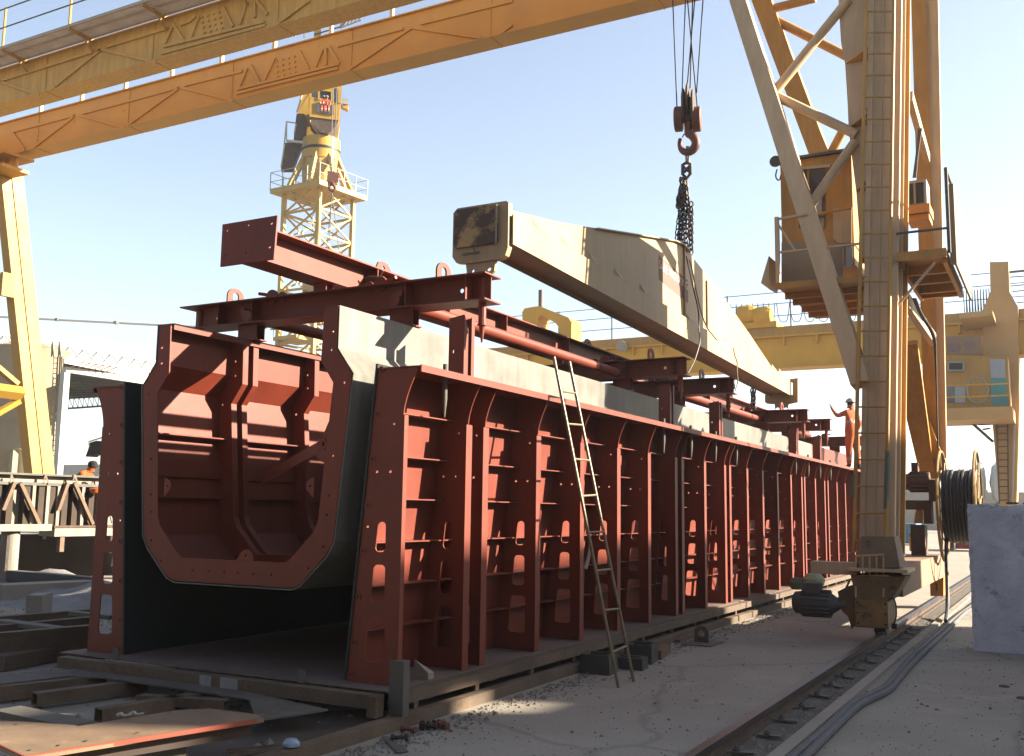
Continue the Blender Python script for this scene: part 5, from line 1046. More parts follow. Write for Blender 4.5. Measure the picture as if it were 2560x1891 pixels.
pz([R3(1640,120),R3(1898,115),R3(1898,250),R3(1640,255)], YG-2.0, .06, 'notice_board', mat('faded_notice', (.52,.30,.12), (.40,.26,.20), 4, .7, bump=0), fg)
for c0, c1 in (((1645,165),(1745,235)),((1765,150),(1850,215))): pz([R3(c0[0]+(c1[0]-c0[0])*(.5+.5*math.cos(i*.628)), c0[1]+(c1[1]-c0[1])*(.5+.5*math.sin(i*.628))) for i in range(10)], YG-2.02, .018, 'faded_emblem', mat('faded_violet', (.34,.20,.24), (.42,.27,.2), 3, .8, bump=0), fg)
m = MB(); c_ = g_(R3(1868,512), YG-2.32); m.path([c_+V((.42*math.cos(i*.52),0,.55*math.sin(i*.52))) for i in range(12)], .03, 5, closed=True); m.build('painted_ring', WHITE, cabf)
m = MB(); a, c = g_(R3(1560,650),YG-2.5), g_(R3(2125,640),YG-2.5); m.box(a.x,c.x,YG-3.3,YG-.4,a.z-.55,a.z-.05); m.build('cab_platform', FGL, fg)
for v_ in (470,555):
    m = MB(); a, c = g_(R3(1640,v_+8),YG-3.2), g_(R3(2090,v_-8),YG-3.2); m.tube(a,c,.03,5); m.build('platform_rail', FGM, fg)
m = MB(); m.bar(g_(R3(1760,690),YG-1), g_(R3(1980,885),YG-1), .12, .12)
for k_ in (730,760,795): m.tube(g_(R3(1850+(k_-730)*.8,k_),YG-1), g_(R3(1960,k_-8),YG-1), .04, 5)
m.build('platform_brace', RUST, fg)
pz([R2(1730,1285),R2(1975,1265),R2(1980,1300),R2(1735,1325)], YG-3, 3, 'upper_platform', FGL)
for a, c in (((2095,990),(2300,970)),((2098,1025),(2300,1010)),((2100,1090),(2300,1070)),((2120,1130),(2300,1110)),((2150,1210),(2300,1195))):
    m = MB(); m.tube(g_(R2(*a)), g_(R2(*c)), .05 if a[1] == 990 else .025, 5); m.build('hand_rail', GREYSTEEL, fg)
# =================================================================== TOWER CRANE
YT = 50.0
tc = thing('tower_crane', 'yellow lattice tower crane with a driver cab, seen above and behind the mould', 'tower crane', (-42,YT,0))
c0 = at(*Z3(540,200), y=YT); vd = V((c0.x, c0.y, 0)).normalized(); sd_ = V((vd.y,-vd.x,0))
hw = (at(*Z3(775,300), y=YT)-at(*Z3(297,300), y=YT)).length*.5*.97
def tw(u_, v_, dep=0):
    """point seen at pixel (u,v) on the vertical plane across the view through the tower, shifted dep along the view"""
    d = RM @ V((u_-W_/2, v_-H_/2, F_)); o = c0+vd*(hw*.9+dep); t_ = ((o-CAM).dot(vd))/d.dot(vd); return CAM+d*t_
TY = mat('tower_crane_paint', (.85,.56,.15), (.70,.45,.12), .6, .55, bump=.03, c3=(.30,.20,.09), t3=.64, fine=.04)
TYB = mat('bright_tower_yellow', (.85,.50,.06), (.60,.36,.07), .6, .5, bump=.02)
cen = tw(*Z3(538,300)); zp = cen.z
cen = V((cen.x, cen.y, 0)); corners = [cen-vd*hw*.9, cen+sd_*hw, cen+vd*hw*.9, cen-sd_*hw]
ztop = tw(*Z3(540,110)).z
for c_ in corners:
    m = MB(); m.bar(c_, V((c_.x,c_.y,ztop)), .26, .26, (1,0,0)); m.build('tower_leg', TY, tc)
def zlv(v_): return tw(*Z3(540,v_)).z
lv = [zlv(350), zlv(570)]; st = lv[0]-lv[1]; lv = [lv[0]+st] + [lv[0]-i*st for i in range(14) if lv[0]-i*st > .5]
for i in range(4):
    a_, b_ = corners[i], corners[(i+1)%4]
    for j in range(len(lv)-1):
        z0, z1 = lv[j+1], lv[j]
        m = MB(); m.bar(V((a_.x,a_.y,z0)), V((b_.x,b_.y,z1)), .10, .10, (1,0,0)); m.bar(V((a_.x,a_.y,z1)), V((b_.x,b_.y,z0)), .10, .10, (1,0,0)); 
        if 1: m.bar(V((a_.x,a_.y,z1)), V((b_.x,b_.y,z1)), .14, .14, (1,0,0))
        m.build('tower_bracing', TY, tc)
m = MB(); q0, q1 = cen+sd_*-.35, cen+sd_*.15
m.tube(V((q0.x,q0.y,.5)),V((q0.x,q0.y,ztop)),.035,5); m.tube(V((q1.x,q1.y,.5)),V((q1.x,q1.y,ztop)),.035,5); z_ = .8
while z_ < ztop: m.tube(V((q0.x,q0.y,z_)),V((q1.x,q1.y,z_)),.02,4); z_ += .45
m.build('tower_ladder', WHITE, tc)
# platform (square, corner towards the viewer)
L_, R_ = tw(*Z2(122,1625)), tw(*Z3(955,205)); pc_ = (L_+R_)/2; hp_ = (R_-L_).length/2; zpf = (L_.z+R_.z)/2
PQ = [V((pc_.x,pc_.y,zpf))-vd*hp_*.9, V((pc_.x,pc_.y,zpf))+sd_*hp_, V((pc_.x,pc_.y,zpf))+vd*hp_*.9, V((pc_.x,pc_.y,zpf))-sd_*hp_]
m = MB(); up_ = V((0,0,.12)); m.hexa([p_-up_*1.8 for p_ in PQ]+[p_+up_ for p_ in PQ]); m.build('slew_platform', TY, tc)
for i in range(4):
    a, c = PQ[i], PQ[(i+1)%4]
    for k_ in range(4):
        p_ = a+(c-a)*k_/4; m = MB(); m.tube(p_, p_+V((0,0,1.25)), .035, 5); m.build('rail_post', WHITE, tc)
    for z_ in (.6,1.25): m = MB(); m.tube(a+V((0,0,z_)), c+V((0,0,z_)), .025, 5); m.build('platform_rail', WHITE, tc)
rc = tw(*Z2(560,1290)); rc = V((rc.x,rc.y,0)); rad = (tw(*Z2(722,1290))-tw(*Z2(393,1290))).length/2
zr = tw(*Z2(555,1310)).z
for i in range(8):
    an = math.pi/4*i+.3; a = V((rc.x,rc.y,zpf+.1))+(vd*math.cos(an)+sd_*math.sin(an))*rad*1.75; c = V((rc.x,rc.y,zr-.3))+(vd*math.cos(an)+sd_*math.sin(an))*rad*.85
    m = MB(); m.bar(a, c, .24, .24, (1,0,0)); m.build('turret_strut', TY, tc)
m = MB(); m.lathe((rc.x,rc.y,zpf+.13),(0,0,1),[(0,0),(0,rad*.9),(zr-zpf-.9,rad*.98),(zr-zpf-.9,0)],20); m.build('turret_cone', TY, tc)
m = MB(); m.lathe((rc.x,rc.y,zr-.75),(0,0,1),[(0,rad*.9),(0,rad),(.65,rad),(.65,rad*.9)],28); m.build('slew_ring', TYB, tc, smooth=True)
m = MB(); m.lathe((rc.x,rc.y,zr-.09),(0,0,1),[(0,rad*.9),(0,rad*1.02),(.17,rad*1.02),(.17,rad*.9)],28); m.build('slew_bearing', DARK, tc, smooth=True)
m = MB(); m.lathe((rc.x,rc.y,zr+.09),(0,0,1),[(0,0),(0,rad),(.7,rad),(.7,0)],28); m.build('slew_ring', TYB, tc, smooth=True)
def tq(P, d0, th, name, mt, par=tc):
    F = [tw(*p_, d0) for p_ in P]; n = len(F); q = MB(); B = [p_+vd*th for p_ in F]
    q.add(F+B, [tuple(range(n)),tuple(range(n,2*n))[::-1]]+[(i,(i+1)%n,n+(i+1)%n,n+i) for i in range(n)]); return q.build(name, mt, par)
tq([T1(905,880),T1(930,360),T1(760,360),T1(720,700),T1(660,1180),T1(1400,1190),T1(1445,870),T1(1475,240),T1(1300,230),T1(905,300)], .2, 1.6, 'mast_base', TYB)
m_ = tq([T1(930,430),T1(1300,480),T1(1460,540),T1(1425,835),T1(920,770)], -1.6, 1.4, 'operator_cab', TYB)
tq([T1(930,330),T1(1090,300),T1(1090,480),T1(935,450)], -1.55, 1.3, 'cab_window', GLASS, m_)
tq([T1(1100,300),T1(1295,330),T1(1295,510),T1(1100,480)], -1.55, 1.3, 'cab_window', DARK, m_)
tq([T1(1330,285),T1(1415,285),T1(1420,525),T1(1330,520)], -1.6, 1.3, 'cab_window', GLASS, m_)
for P in ([T1(920,320),T1(960,320),T1(955,450),T1(920,450)],[T1(1065,290),T1(1100,290),T1(1100,485),T1(1065,478)],[T1(1290,240),T1(1335,240),T1(1335,520),T1(1292,515)],[T1(1410,240),T1(1478,240),T1(1465,540),T1(1412,535)],[T1(1100,290),T1(1300,320),T1(1300,345),T1(1100,318)]): tq(P, -1.65, .12, 'cab_frame', TYB, m_)
tq([T1(1045,520),T1(1335,560),T1(1335,740),T1(1045,695)], -1.66, .04, 'lower_window', GLASS, m_)
tq([T1(925,772),T1(1425,838),T1(1400,900),T1(1240,1070),T1(1090,1030),T1(940,860)], -1.55, 1.5, 'cab_floor', RUST, m_)
tq([T1(1490,450),T1(1585,460),T1(1585,560),T1(1490,545)], -.6, .5, 'air_conditioner', WHITEPLASTIC, m_)
tq([T1(1462,560),T1(1600,570),T1(1585,650),T1(1480,600)], -.5, .5, 'side_bracket', TY, m_)
m = MB()
for a, c in (((930,840),(1140,1140)),((1420,840),(1190,1140))): m.bar(tw(*T1(*a),-1.5), tw(*T1(*c),-1.0), .14, .14)
m.build('cab_strut', TY, tc)
tq([T1(700,720),T1(830,720),T1(880,860),T1(860,1150),T1(650,1150),T1(660,1000)], -.3, .8, 'winch', RUST)
tq([T1(430,1650),T1(500,1220),T1(810,1210),T1(760,1350),T1(640,1650)], .5, 1.0, 'machinery_deck', RUST)
m = MB(); m.bar(tw(*T1(520,1185),-.8), tw(*T1(810,1215),-.8), .15, .15)
for a, c in (((525,860),(485,1250)),((525,860),(690,885)),((525,860),(525,1180)),((490,1250),(430,1640)),((700,700),(800,380)),((660,1050),(690,900))): m.tube(tw(*T1(*a),-.6), tw(*T1(*c),-.6), .05, 5)
m.build('side_rail', WHITE, tc)
tq([Z2(500,250),Z2(560,240),Z2(560,310),Z2(500,320)], .4, .5, 'mast', TYB); tq([T1(760,380),T1(800,380),T1(1000,-200),T1(960,-200)], .2, .3, 'mast', TY)
m = MB()
for i in range(6):
    a, c = Z2(720+i*32,240-i*12), Z2(760+i*28,150+i*0); m.tube(tw(*a,0), tw(*c,0), .05, 4)
for P in ((Z2(720,245),Z2(905,175)),(Z2(725,200),Z2(905,145)),(Z2(415,250),Z2(415,330)),(Z2(415,285),Z2(500,265))): m.tube(tw(*P[0],0), tw(*P[1],0), .04, 4)
m.tube(tw(*Z2(735,230),0), tw(*Z2(780,150),0), .04, 4); m.tube(tw(*Z2(735,230),.0), tw(*Z2(500,300),.4), .06, 4); m.build('jib_lattice', RUST, tc)
# its hook block and falls in front of the tower
th_ = thing('hook_block', 'small dark red hook block hanging in front of the lattice tower', 'crane hook', tuple(tw(*Z2(660,1500),-2.5)))
m = MB(); F = [tw(*p_,-2.5) for p_ in (Z2(615,1470),Z2(715,1490),Z2(705,1560),Z2(660,1590),Z2(610,1550))]; B = [p_+vd*.5 for p_ in F]; m.add(F+B, [tuple(range(5)),tuple(range(5,10))[::-1]]+[(i,(i+1)%5,5+(i+1)%5,5+i) for i in range(5)]); m.build('block', HOOKRED, th_)
m = MB(); m.path([tw(*p_,-2.4) for p_ in (Z3(655,50),Z3(672,85),Z3(685,110),Z3(668,130),Z3(640,122),Z3(635,100))], .12, 7, smooth=1); m.build('hook', HOOKRED, th_)
m = MB()
for u_ in (640,672): m.tube(tw(*Z2(u_,1500),-2.4), tw(*Z2(u_+28,640),-2.4), .03, 4)
for a, c in (((655,150),(610,620)),((655,150),(720,680)),((650,150),(635,560))): m.tube(tw(*Z3(*a),-2.4), tw(*Z3(*c),-2.4), .03, 4)
m.build('fall_rope', GREYSTEEL, th_)
tq([Z3(400,920),Z3(530,915),Z3(530,985),Z3(400,990)], -.3, 1.4, 'counterweight_box', GREYSTEEL)
L2_, R2_ = tw(*M1(1175,415)), tw(*M1(1560,400)); pm = (L2_+R2_)/2; hp2 = (R2_-L2_).length/2; PQ2 = [pm-vd*hp2, pm+sd_*hp2, pm+vd*hp2, pm-sd_*hp2]
m = MB(); m.hexa([p_-V((0,0,.25)) for p_ in PQ2]+[p_ for p_ in PQ2]); m.build('lower_platform', TY, tc)
for i in range(4):
    a, c = PQ2[i], PQ2[(i+1)%4]; m = MB()
    for k_ in range(3): m.tube(a+(c-a)*k_/3, a+(c-a)*k_/3+V((0,0,1.1)), .03, 4)
    m.tube(a+V((0,0,1.1)), c+V((0,0,1.1)), .03, 4); m.build('platform_rail', TY, tc)
m = MB()
for i in range(4): m.bar(tw(*M1(1150+i*8,335),-1), tw(*M1(1400,345-i*6),-1), .09, .09)
m.build('lower_outrigger', TY, tc)
# =================================================================== LEFT BACKGROUND: silo, canopy, jibs
YS = 40.0
p0, p1 = at(*L1(40,850), y=YS), at(*L1(455,858), y=YS); sr = (p1.x-p0.x)/2; sx = (p0.x+p1.x)/2; ztop_ = p0.z
zc_ = at(*L2(100,100), y=YS).z
si = thing('silo', 'cream steel silo with a conical foot, standing behind the left crane leg', 'silo', (sx,YS,0))
m = MB(); m.lathe((sx,YS,0),(0,0,1),[(zc_-2.6,.4),(zc_,sr),(ztop_,sr),(ztop_+.12,sr+.08),(ztop_+.5,sr*.5),(ztop_+.55,0)],40); m.build('shell', SILO, si, smooth=True)
m = MB(); m.lathe((sx,YS,0),(0,0,1),[(zc_+1.6,sr+.01),(zc_+1.6,sr+.06),(zc_+1.7,sr+.06),(zc_+1.7,sr+.01)],40); m.build('hoop', SILO, si)
for an in (45,135,225,315):
    a = math.radians(an); m = MB(); m.bar((sx+sr*.9*math.cos(a),YS+sr*.9*math.sin(a),0),(sx+sr*.9*math.cos(a),YS+sr*.9*math.sin(a),zc_+.1),.35,.35,(1,0,0)); m.build('leg', SILO, si)
YL = YS-sr-.3
def lq(P, y, th, name, mt, par): q = MB(); q.plate([(at(*p_,y=y).x, at(*p_,y=y).z) for p_ in P], [], lambda a, b: (a,y,b), (0,th,0)); return q.build(name, mt, par)
for u0_, u1_ in ((465,425),(500,455),(520,478),(538,505)):
    m = MB(); m.tube(at(*L1(u0_,870),y=YL), at(*L2(u1_-8,285),y=YL), .07 if u0_ > 490 else .04, 6); m.build('pipe', SILO, si)
m = MB()
for i in range(26):
    f_ = i/26; m.tube(at(*L1(463-f_*42,880+f_*1150),y=YL-.1), at(*L1(497-f_*42,880+f_*1150),y=YL-.1), .025, 4)
m.build('silo_ladder', SILO, si)
for u_ in (455,515):
    m = MB(); m.bar(at(*L1(u_-8,870),y=YL), at(*L1(u_,740),y=YL), .1, .1); m.bar(at(*L1(u_+14,870),y=YL), at(*L1(u_,740),y=YL), .1, .1); m.build('top_bracket', SILO, si)
# open-sided roof
pinkw = mat('pale_fascia', (1.5,1.2,.95), (1.2,.95,.75), 2, .7, bump=0)
cn = thing('canopy_roof', 'open-sided sheet roof seen from below, left of the mould', 'shed roof', tuple(at(*G3(890,1300), z=0.3)))
ZR = 9.0
A, B_, C_, D_ = at(*G3(880,668),z=ZR), at(*G3(2300,950),z=ZR), at(*G3(2300,1085),z=ZR), at(*G3(900,1178),z=ZR)
A2, B2 = at(*G3(885,665),z=ZR+1.5), at(*G3(2300,955),z=ZR+1.5)
m = MB(); m.add([A,B_,C_,D_]+[p_+V((0,0,.15)) for p_ in (A,B_,C_,D_)], [(0,1,2,3),(7,6,5,4),(0,4,5,1),(1,5,6,2),(2,6,7,3),(3,7,4,0)]); m.build('roof_sheet', ROOF, cn)
for i in range(11):
    f_ = (i+.5)/11; a = A+(D_-A)*f_; c = B_+(C_-B_)*f_; m = MB(); m.bar(a-V((0,0,.12)), c-V((0,0,.12)), .12, .2); m.build('purlin', GREYSTEEL, cn)
A3, B3 = at(*G3(885,792),z=ZR-.35), at(*G3(2300,1012),z=ZR-.35); m = MB(); m.bar(A3, B3, .3, .3); m.build('edge_beam', WHITE, cn)
m = MB(); m.bar(A-V((0,0,.02)), B_-V((0,0,.02)), .12, .25); m.build('fascia', pinkw, cn)
m = MB(); m.bar(A3+V((.1,0,-.2)), V((A3.x+.1,A3.y,0)), .34, .34, (1,0,0)); m.build('post', WHITE, cn)
a, c = at(*G3(885,1190),z=ZR), at(*G3(1500,1140),z=ZR); a2, c2 = a-V((0,0,.75)), c-V((0,0,.75)); m = MB(); m.bar(a,c+(c-a),.12,.12); m.bar(a2,c2+(c2-a2),.12,.12)
for i in range(18):
    f_, g2 = i/9, (i+1)/9; m.tube(a+(c-a)*f_, a2+(c2-a2)*g2, .035, 4); m.tube(a2+(c2-a2)*g2, a+(c-a)*g2, .03, 4)
m.build('rear_truss', GREYSTEEL, cn)
for i in range(6):
    f_ = .05+i*.06; p_ = A3+(B3-A3)*f_; m = MB(); m.bar(p_+V((0,-.1,.1)), p_+V((.9,.2,.45)), .06, .06); m.build('stay_bracket', WHITE, cn)
pink = mat('pale_jib_paint', (1.0,.78,.60), (.9,.7,.55), 1, .6, bump=0)
jb = thing('crane_jib', 'long pale lattice jib sloping down from the left behind the silo', 'crane jib', tuple(at(*G3(1200,600),y=75)))
jt0, jt1, jb0, jb1 = at(*G3(-60,295),y=62), at(*G3(2400,725),y=95), at(*G3(-60,500),y=62), at(*G3(2400,885),y=95)
m = MB(); m.bar(jt0,jt1,.22,.22); m.build('top_chord', pink, jb)
for dx in (-.7,.7): m = MB(); m.bar(jb0+V((dx,0,0)),jb1+V((dx,0,0)),.2,.2); m.build('bottom_chord', pink, jb)
for i in range(13):
    f0, f1, f2 = i/13, (i+.5)/13, (i+1)/13; m = MB()
    for dx in (-.7,.7): m.tube(jb0+(jb1-jb0)*f0+V((dx,0,0)), jt0+(jt1-jt0)*f1, .075, 4); m.tube(jt0+(jt1-jt0)*f1, jb0+(jb1-jb0)*f2+V((dx,0,0)), .075, 4)
    m.build('lacing', pink, jb)
jb2 = thing('crane_jib', 'thin pale jib line crossing the sky above the lattice one', 'crane jib', tuple(at(*G3(1000,130),y=110)))
m = MB(); m.bar(at(*G3(-60,68),y=100), at(*G3(2500,200),y=112), .3, .3); m.bar(at(*G3(2500,200),y=112), at(*M1(1130,325),y=118), .28, .28); m.build('chord', pink, jb2)
for u_, v_ in ((790,118),(1600,160)): m = MB(); p_ = at(*G3(u_,v_),y=104); m.box(p_.x-.3,p_.x+.3,p_.y-.3,p_.y+.3,p_.z-.1,p_.z+.35); m.build('clamp', GREYSTEEL, jb2)
# distant pale sheds, far wall, tanks and containers
def farbox(name, label, cat, P, y, depth, mt):
    q = MB(); a, c = at(*P[0],y=y), at(*P[1],y=y); q.box(min(a.x,c.x),max(a.x,c.x),y,y+depth,0,max(a.z,c.z)); return tag(q.build(name, mt), label, cat)
t = thing('dust_tent', 'dark torn tarpaulin on a frame behind the left worker', 'tarpaulin', tuple(at(*L1(850,1600),y=24)))
m = MB(); P = [(770,1608),(830,1590),(880,1600),(940,1595),(940,1745),(900,1720),(870,1710),(840,1700),(800,1715),(770,1700),(735,1728),(760,1660)]; P = [(at(*L1(*p_),y=24).x, at(*L1(*p_),y=24).z) for p_ in P]; m.plate(P, [], lambda a, b: (a,24,b), (0,.5,0)); m.build('cloth', HAIR, t)
m = MB(); m.tube(at(*L1(765,1600),y=23.9), at(*L1(925,1550),y=23.9), .03, 5); m.tube(at(*L1(770,1640),y=23.9), at(*L1(760,1605),y=23.9), .02, 5); m.build('pole', WHITE, t)
p_ = at(*L1(905,1600),y=24.3); q_ = at(*L1(790,1605),y=24.3); m = MB(); m.tube(p_, V((p_.x,p_.y,0)), .04, 6); m.build('post', RUST, t); m = MB(); m.tube(V((p_.x+1.2,p_.y,p_.z)), V((p_.x+1.2,p_.y,0)), .04, 6); m.tube(p_, V((p_.x+1.2,p_.y,p_.z)), .03, 6); m.build('post', RUST, t)
farbox('low_shed', 'low dark-edged shed roof behind the left worker', 'shed', (G1(900,135),G1(1700,175)), 60, 1, WHITE)
farbox('brown_hall', 'brown hall far behind the left crane leg', 'building', (L1(-200,945),L1(60,945)), 90, .6, mat('brown_hall_wall',(.32,.22,.15),None,1,.8,bump=0))
farbox('sand_wall', 'long sand-coloured boundary wall in the right distance', 'wall', (Q2(300,300),R3(2400,1250)), 130, 1, SANDWALL)
farbox('distant_building', 'pale low building behind the far crane\'s feet', 'building', (Q2(430,230),Q2(1600,238)), 150, 12, mat('pale_far_building',(.75,.68,.60),None,1,.8,bump=0))
tk = mat('white_tank_paint',(.72,.72,.70),None,1,.5,bump=0)
for i, (u_, lab) in enumerate(((1600,'left one of two white tanks on a rack in the right distance'),(1905,'right one of two white tanks beside the far crane leg'))):
    t = thing('storage_tank', lab, 'tank', tuple(at(*Q2(u_ if i else 1560,240),y=110)), 'white tanks in the distance')
    a, c = at(*R3(1830+i*120,1180),y=110), at(*R3(1930+i*115,1180),y=110); m = MB(); rr_ = 2.05; m.lathe((a.x,110,a.z),(1,0,0),[(0,0),(.3,rr_*.8),(.9,rr_),((c.x-a.x)-.6,rr_),((c.x-a.x)-.1,rr_*.75),((c.x-a.x),0)],20); m.build('shell', tk, t, smooth=True)
    m = MB(); m.box(a.x,c.x,109,111,a.z-rr_-.5,a.z-rr_); m.box(a.x+.5,a.x+.8,109,109.3,0,a.z-rr_); m.box(c.x-.8,c.x-.5,109,109.3,0,a.z-rr_); m.build('rack', RUST, t)
def container(lab, P, y, mt):
    a, c = at(*P[0],y=y), at(*P[1],y=y); t = thing('container', lab, 'container', (min(a.x,c.x),y,c.z)); m = MB(); m.box(a.x,c.x,y,y+2.4,c.z,a.z); m.build('body', mt, t)
    n = max(4,int((c.x-a.x)/.35)); m = MB()
    for i in range(n): x_ = a.x+(c.x-a.x)*(i+.3)/n; m.box(x_,x_+.12,y-.05,y,c.z+.1,a.z-.1)
    m.build('ribs', mt, t)
container('blue ribbed container seen between the near crane legs', (Q2(440,665),Q2(680,930)), 60, BLUE)
container('red container behind the cable reel', (Q2(1170,835),Q2(1420,1000)), 52, REDC)
container('teal container edge beside the red one', (Q2(1095,845),Q2(1150,1010)), 52.4, mat('teal_container',(.10,.34,.38),None,1,.6,bump=0))
farbox('pale_post', 'white post between the teal and red containers', 'post', (Q2(1152,845),Q2(1168,845)), 51.5, .3, WHITE)
t = thing('yellow_cabinet', 'small orange-yellow cabinet on the ground between the crane legs', 'cabinet', tuple(at(*Q2(640,1025),y=30)))
a, c = at(*Q2(580,820),y=30), at(*Q2(692,1025),y=30); m = MB(); m.box(a.x,c.x,30,31,c.z,a.z); m.build('body', YELLOW, t); m = MB(); m.box(a.x,c.x,29.98,31.0,a.z+.002,a.z+.04); m.build('lid', RUST, t)
for i, (P, lab) in enumerate((((Q1(0,0),),''),)): pass
for (u_, v_, s_, lab, mt) in ((680,370,.30,'pale green sack at the mould foot left of the drive motor',GREENPACK),(560,385,.24,'dark green bundle beside the pale sack',GREENPAINT),(735,352,.10,'tiny yellow jar by the pale green sack',YELLOW)):
    p_ = at(*R4(u_,v_), y=17.0+(.6 if s_ < .2 else 0)); m = MB(); m.lathe((p_.x,p_.y,p_.z-.08),(0,0,1),[(-.05,s_*.4),(.0,s_*.55),(s_*.3,s_*.6),(s_*.55,s_*.4),(s_*.62,0)],12)
    tag(m.build('sack' if s_ > .2 else 'jar', mt, smooth=True), lab, 'sack' if s_ > .2 else 'jar')
# =================================================================== PEOPLE
def person(label, loc, rot, J, scale=1.0, seated=False, fingers=True, helmet=True, gloves=True, shirt=None):
    """J: dict of joint positions in metres (x right of the person, y forward, z up)"""
    E = [('pelvis','waist',.145,.135),('waist','chest',.135,.165),('chest','neck',.165,.060),('neck','head0',.058,.07),('head0','head1',.085,.092),('head1','head2',.092,.062)]
    for s_ in 'lr': E += [('chest','sh'+s_,.12,.075),('sh'+s_,'el'+s_,.068,.052),('el'+s_,'wr'+s_,.050,.034),('wr'+s_,'ha'+s_,.032,.040),('pelvis','hp'+s_,.13,.105),('hp'+s_,'kn'+s_,.105,.072),('kn'+s_,'an'+s_,.070,.052),('an'+s_,'to'+s_,.048,.042)]
    names = []; R = {}
    for a, c, ra, rc_ in E:
        for n_, r_ in ((a,ra),(c,rc_)):
            if n_ not in names: names.append(n_)
            R[n_] = r_
    R['chest'] = .165; R['pelvis'] = .14
    for n_ in list(R):
        if n_[:2] in ('sh','el','wa','hp','kn','an','pe','ch'): R[n_] *= 1.2
    vs = [V(J[n_]) for n_ in names]; es = [(names.index(a),names.index(c)) for a, c, _, _ in E]; rad = [R[n_] for n_ in names]
    if fingers:
        for s_, sg in (('l',-1),('r',1)):
            hnd, wr = V(J['ha'+s_]), V(J['wr'+s_]); d_ = (hnd-wr).normalized(); sd2 = d_.cross(V((0,1,.2))).normalized(); fw = sd2.cross(d_)
            for k_, (off, ln) in enumerate(((-.03,.065),(-.01,.075),(.01,.07),(.03,.055))):
                b0_ = len(vs); vs += [hnd+sd2*off+d_*.015, hnd+sd2*off+d_*(.015+ln*.55)+fw*.008, hnd+sd2*off+d_*(.01+ln*.9)+fw*.03]; rad += [.011,.009,.008]; es += [(names.index('ha'+s_),b0_),(b0_,b0_+1),(b0_+1,b0_+2)]
            b0_ = len(vs); vs += [hnd-d_*.02-sd2*.045+fw*.01, hnd+d_*.015-sd2*.065+fw*.02]; rad += [.012,.010]; es += [(names.index('ha'+s_),b0_),(b0_,b0_+1)]
    me = bpy.data.meshes.new('person'); me.from_pydata([tuple(v_*scale) for v_ in vs], es, []); o = bpy.data.objects.new('person_tmp', me); COL.objects.link(o)
    md = o.modifiers.new('s','SKIN'); 
    for i, sv in enumerate(me.skin_vertices[0].data): sv.radius = (rad[i]*scale, rad[i]*scale*(.78 if i < len(names) and names[i] in ('pelvis','waist','chest') else 1)); sv.use_root = (i == 0)
    md2 = o.modifiers.new('u','SUBSURF'); md2.levels = md2.render_levels = 2
    dg = bpy.context.evaluated_depsgraph_get(); dg.update(); body = bpy.data.meshes.new_from_object(o.evaluated_get(dg)); bpy.data.objects.remove(o)
    body.materials.clear()
    for x in (shirt or HIVIS, SKINM, GLOVE if gloves else SKINM, BOOT, REFLECT): body.materials.append(x)
    def zone(p_):
        best = None
        for a, c, _, _ in E:
            A_, C2 = V(J[a])*scale, V(J[c])*scale; ab = C2-A_; t_ = max(0,min(1,(p_-A_).dot(ab)/ab.length_squared)); d_ = (A_+ab*t_-p_).length - R[a]*.5
            if best is None or d_ < best[0]: best = (d_, a, c, t_)
        _, a, c, t_ = best
        if c in ('head0','head1','head2'): return 1
        if c[:2] == 'ha' : return 2
        if c[:2] == 'to' or (c[:2] == 'an' and t_ > .9): return 3
        if (c[:2] == 'an' and .45 < t_ < .62) or (c[:2] == 'el' and .55 < t_ < .72) or (a == 'waist' and .25 < t_ < .5): return 4
        return 0
    for f in body.polygons: f.material_index = zone(f.center); f.use_smooth = True
    # nearby hands
    p = bpy.data.objects.new('person', body); COL.objects.link(p); p.location = loc; p.rotation_euler = (0,0,rot); tag(p, label, 'person')
    hd = (V(J['head1'])+V(J['head2']))/2*scale
    fw = V((0,1,0)); q = MB()
    hc = V(J['head1'])*scale
    q.lathe(hc+V((0,.075,-.005))*scale,(0,1,-.3),[(0,.016*scale),(.03*scale,.010*scale),(.034*scale,0)],8); nb = q.build('nose', SKINM, None); nb.parent = p
    for sx_ in (-1,1):
        q = MB(); q.lathe(hc+V((sx_*.032,.078,.03))*scale,(0,1,0),[(0,.010*scale),(.006*scale,.008*scale),(.008*scale,0)],8); e2 = q.build('eye', WHITE, None); e2.parent = p
        q = MB(); q.lathe(hc+V((sx_*.088,0,.01))*scale,(sx_,0,0),[(0,.028*scale),(.012*scale,.024*scale),(.014*scale,0)],8); e2 = q.build('ear', SKINM, None); e2.parent = p
    q = MB(); q.tube(hc+V((-.025,.076,-.045))*scale, hc+V((.025,.076,-.045))*scale, .006*scale, 6); e2 = q.build('mouth', HOOKRED, None); e2.parent = p
    q = MB()
    if helmet:
        q.lathe(hc+V((0,0,.045))*scale,(0,0,1),[(0,.145*scale),(.008*scale,.145*scale),(.012*scale,.118*scale),(.05*scale,.110*scale),(.09*scale,.078*scale),(.112*scale,.03*scale),(.115*scale,0)],20); hh = q.build('hard_hat', HELMET, None, smooth=True)
    else:
        q.lathe(hc+V((0,-.01,.02))*scale,(0,0,1),[(-.06*scale,.09*scale),(0,.104*scale),(.05*scale,.098*scale),(.085*scale,.06*scale),(.098*scale,0)],16); hh = q.build('head_cloth', HAIR, None, smooth=True)
    hh.parent = p; return p
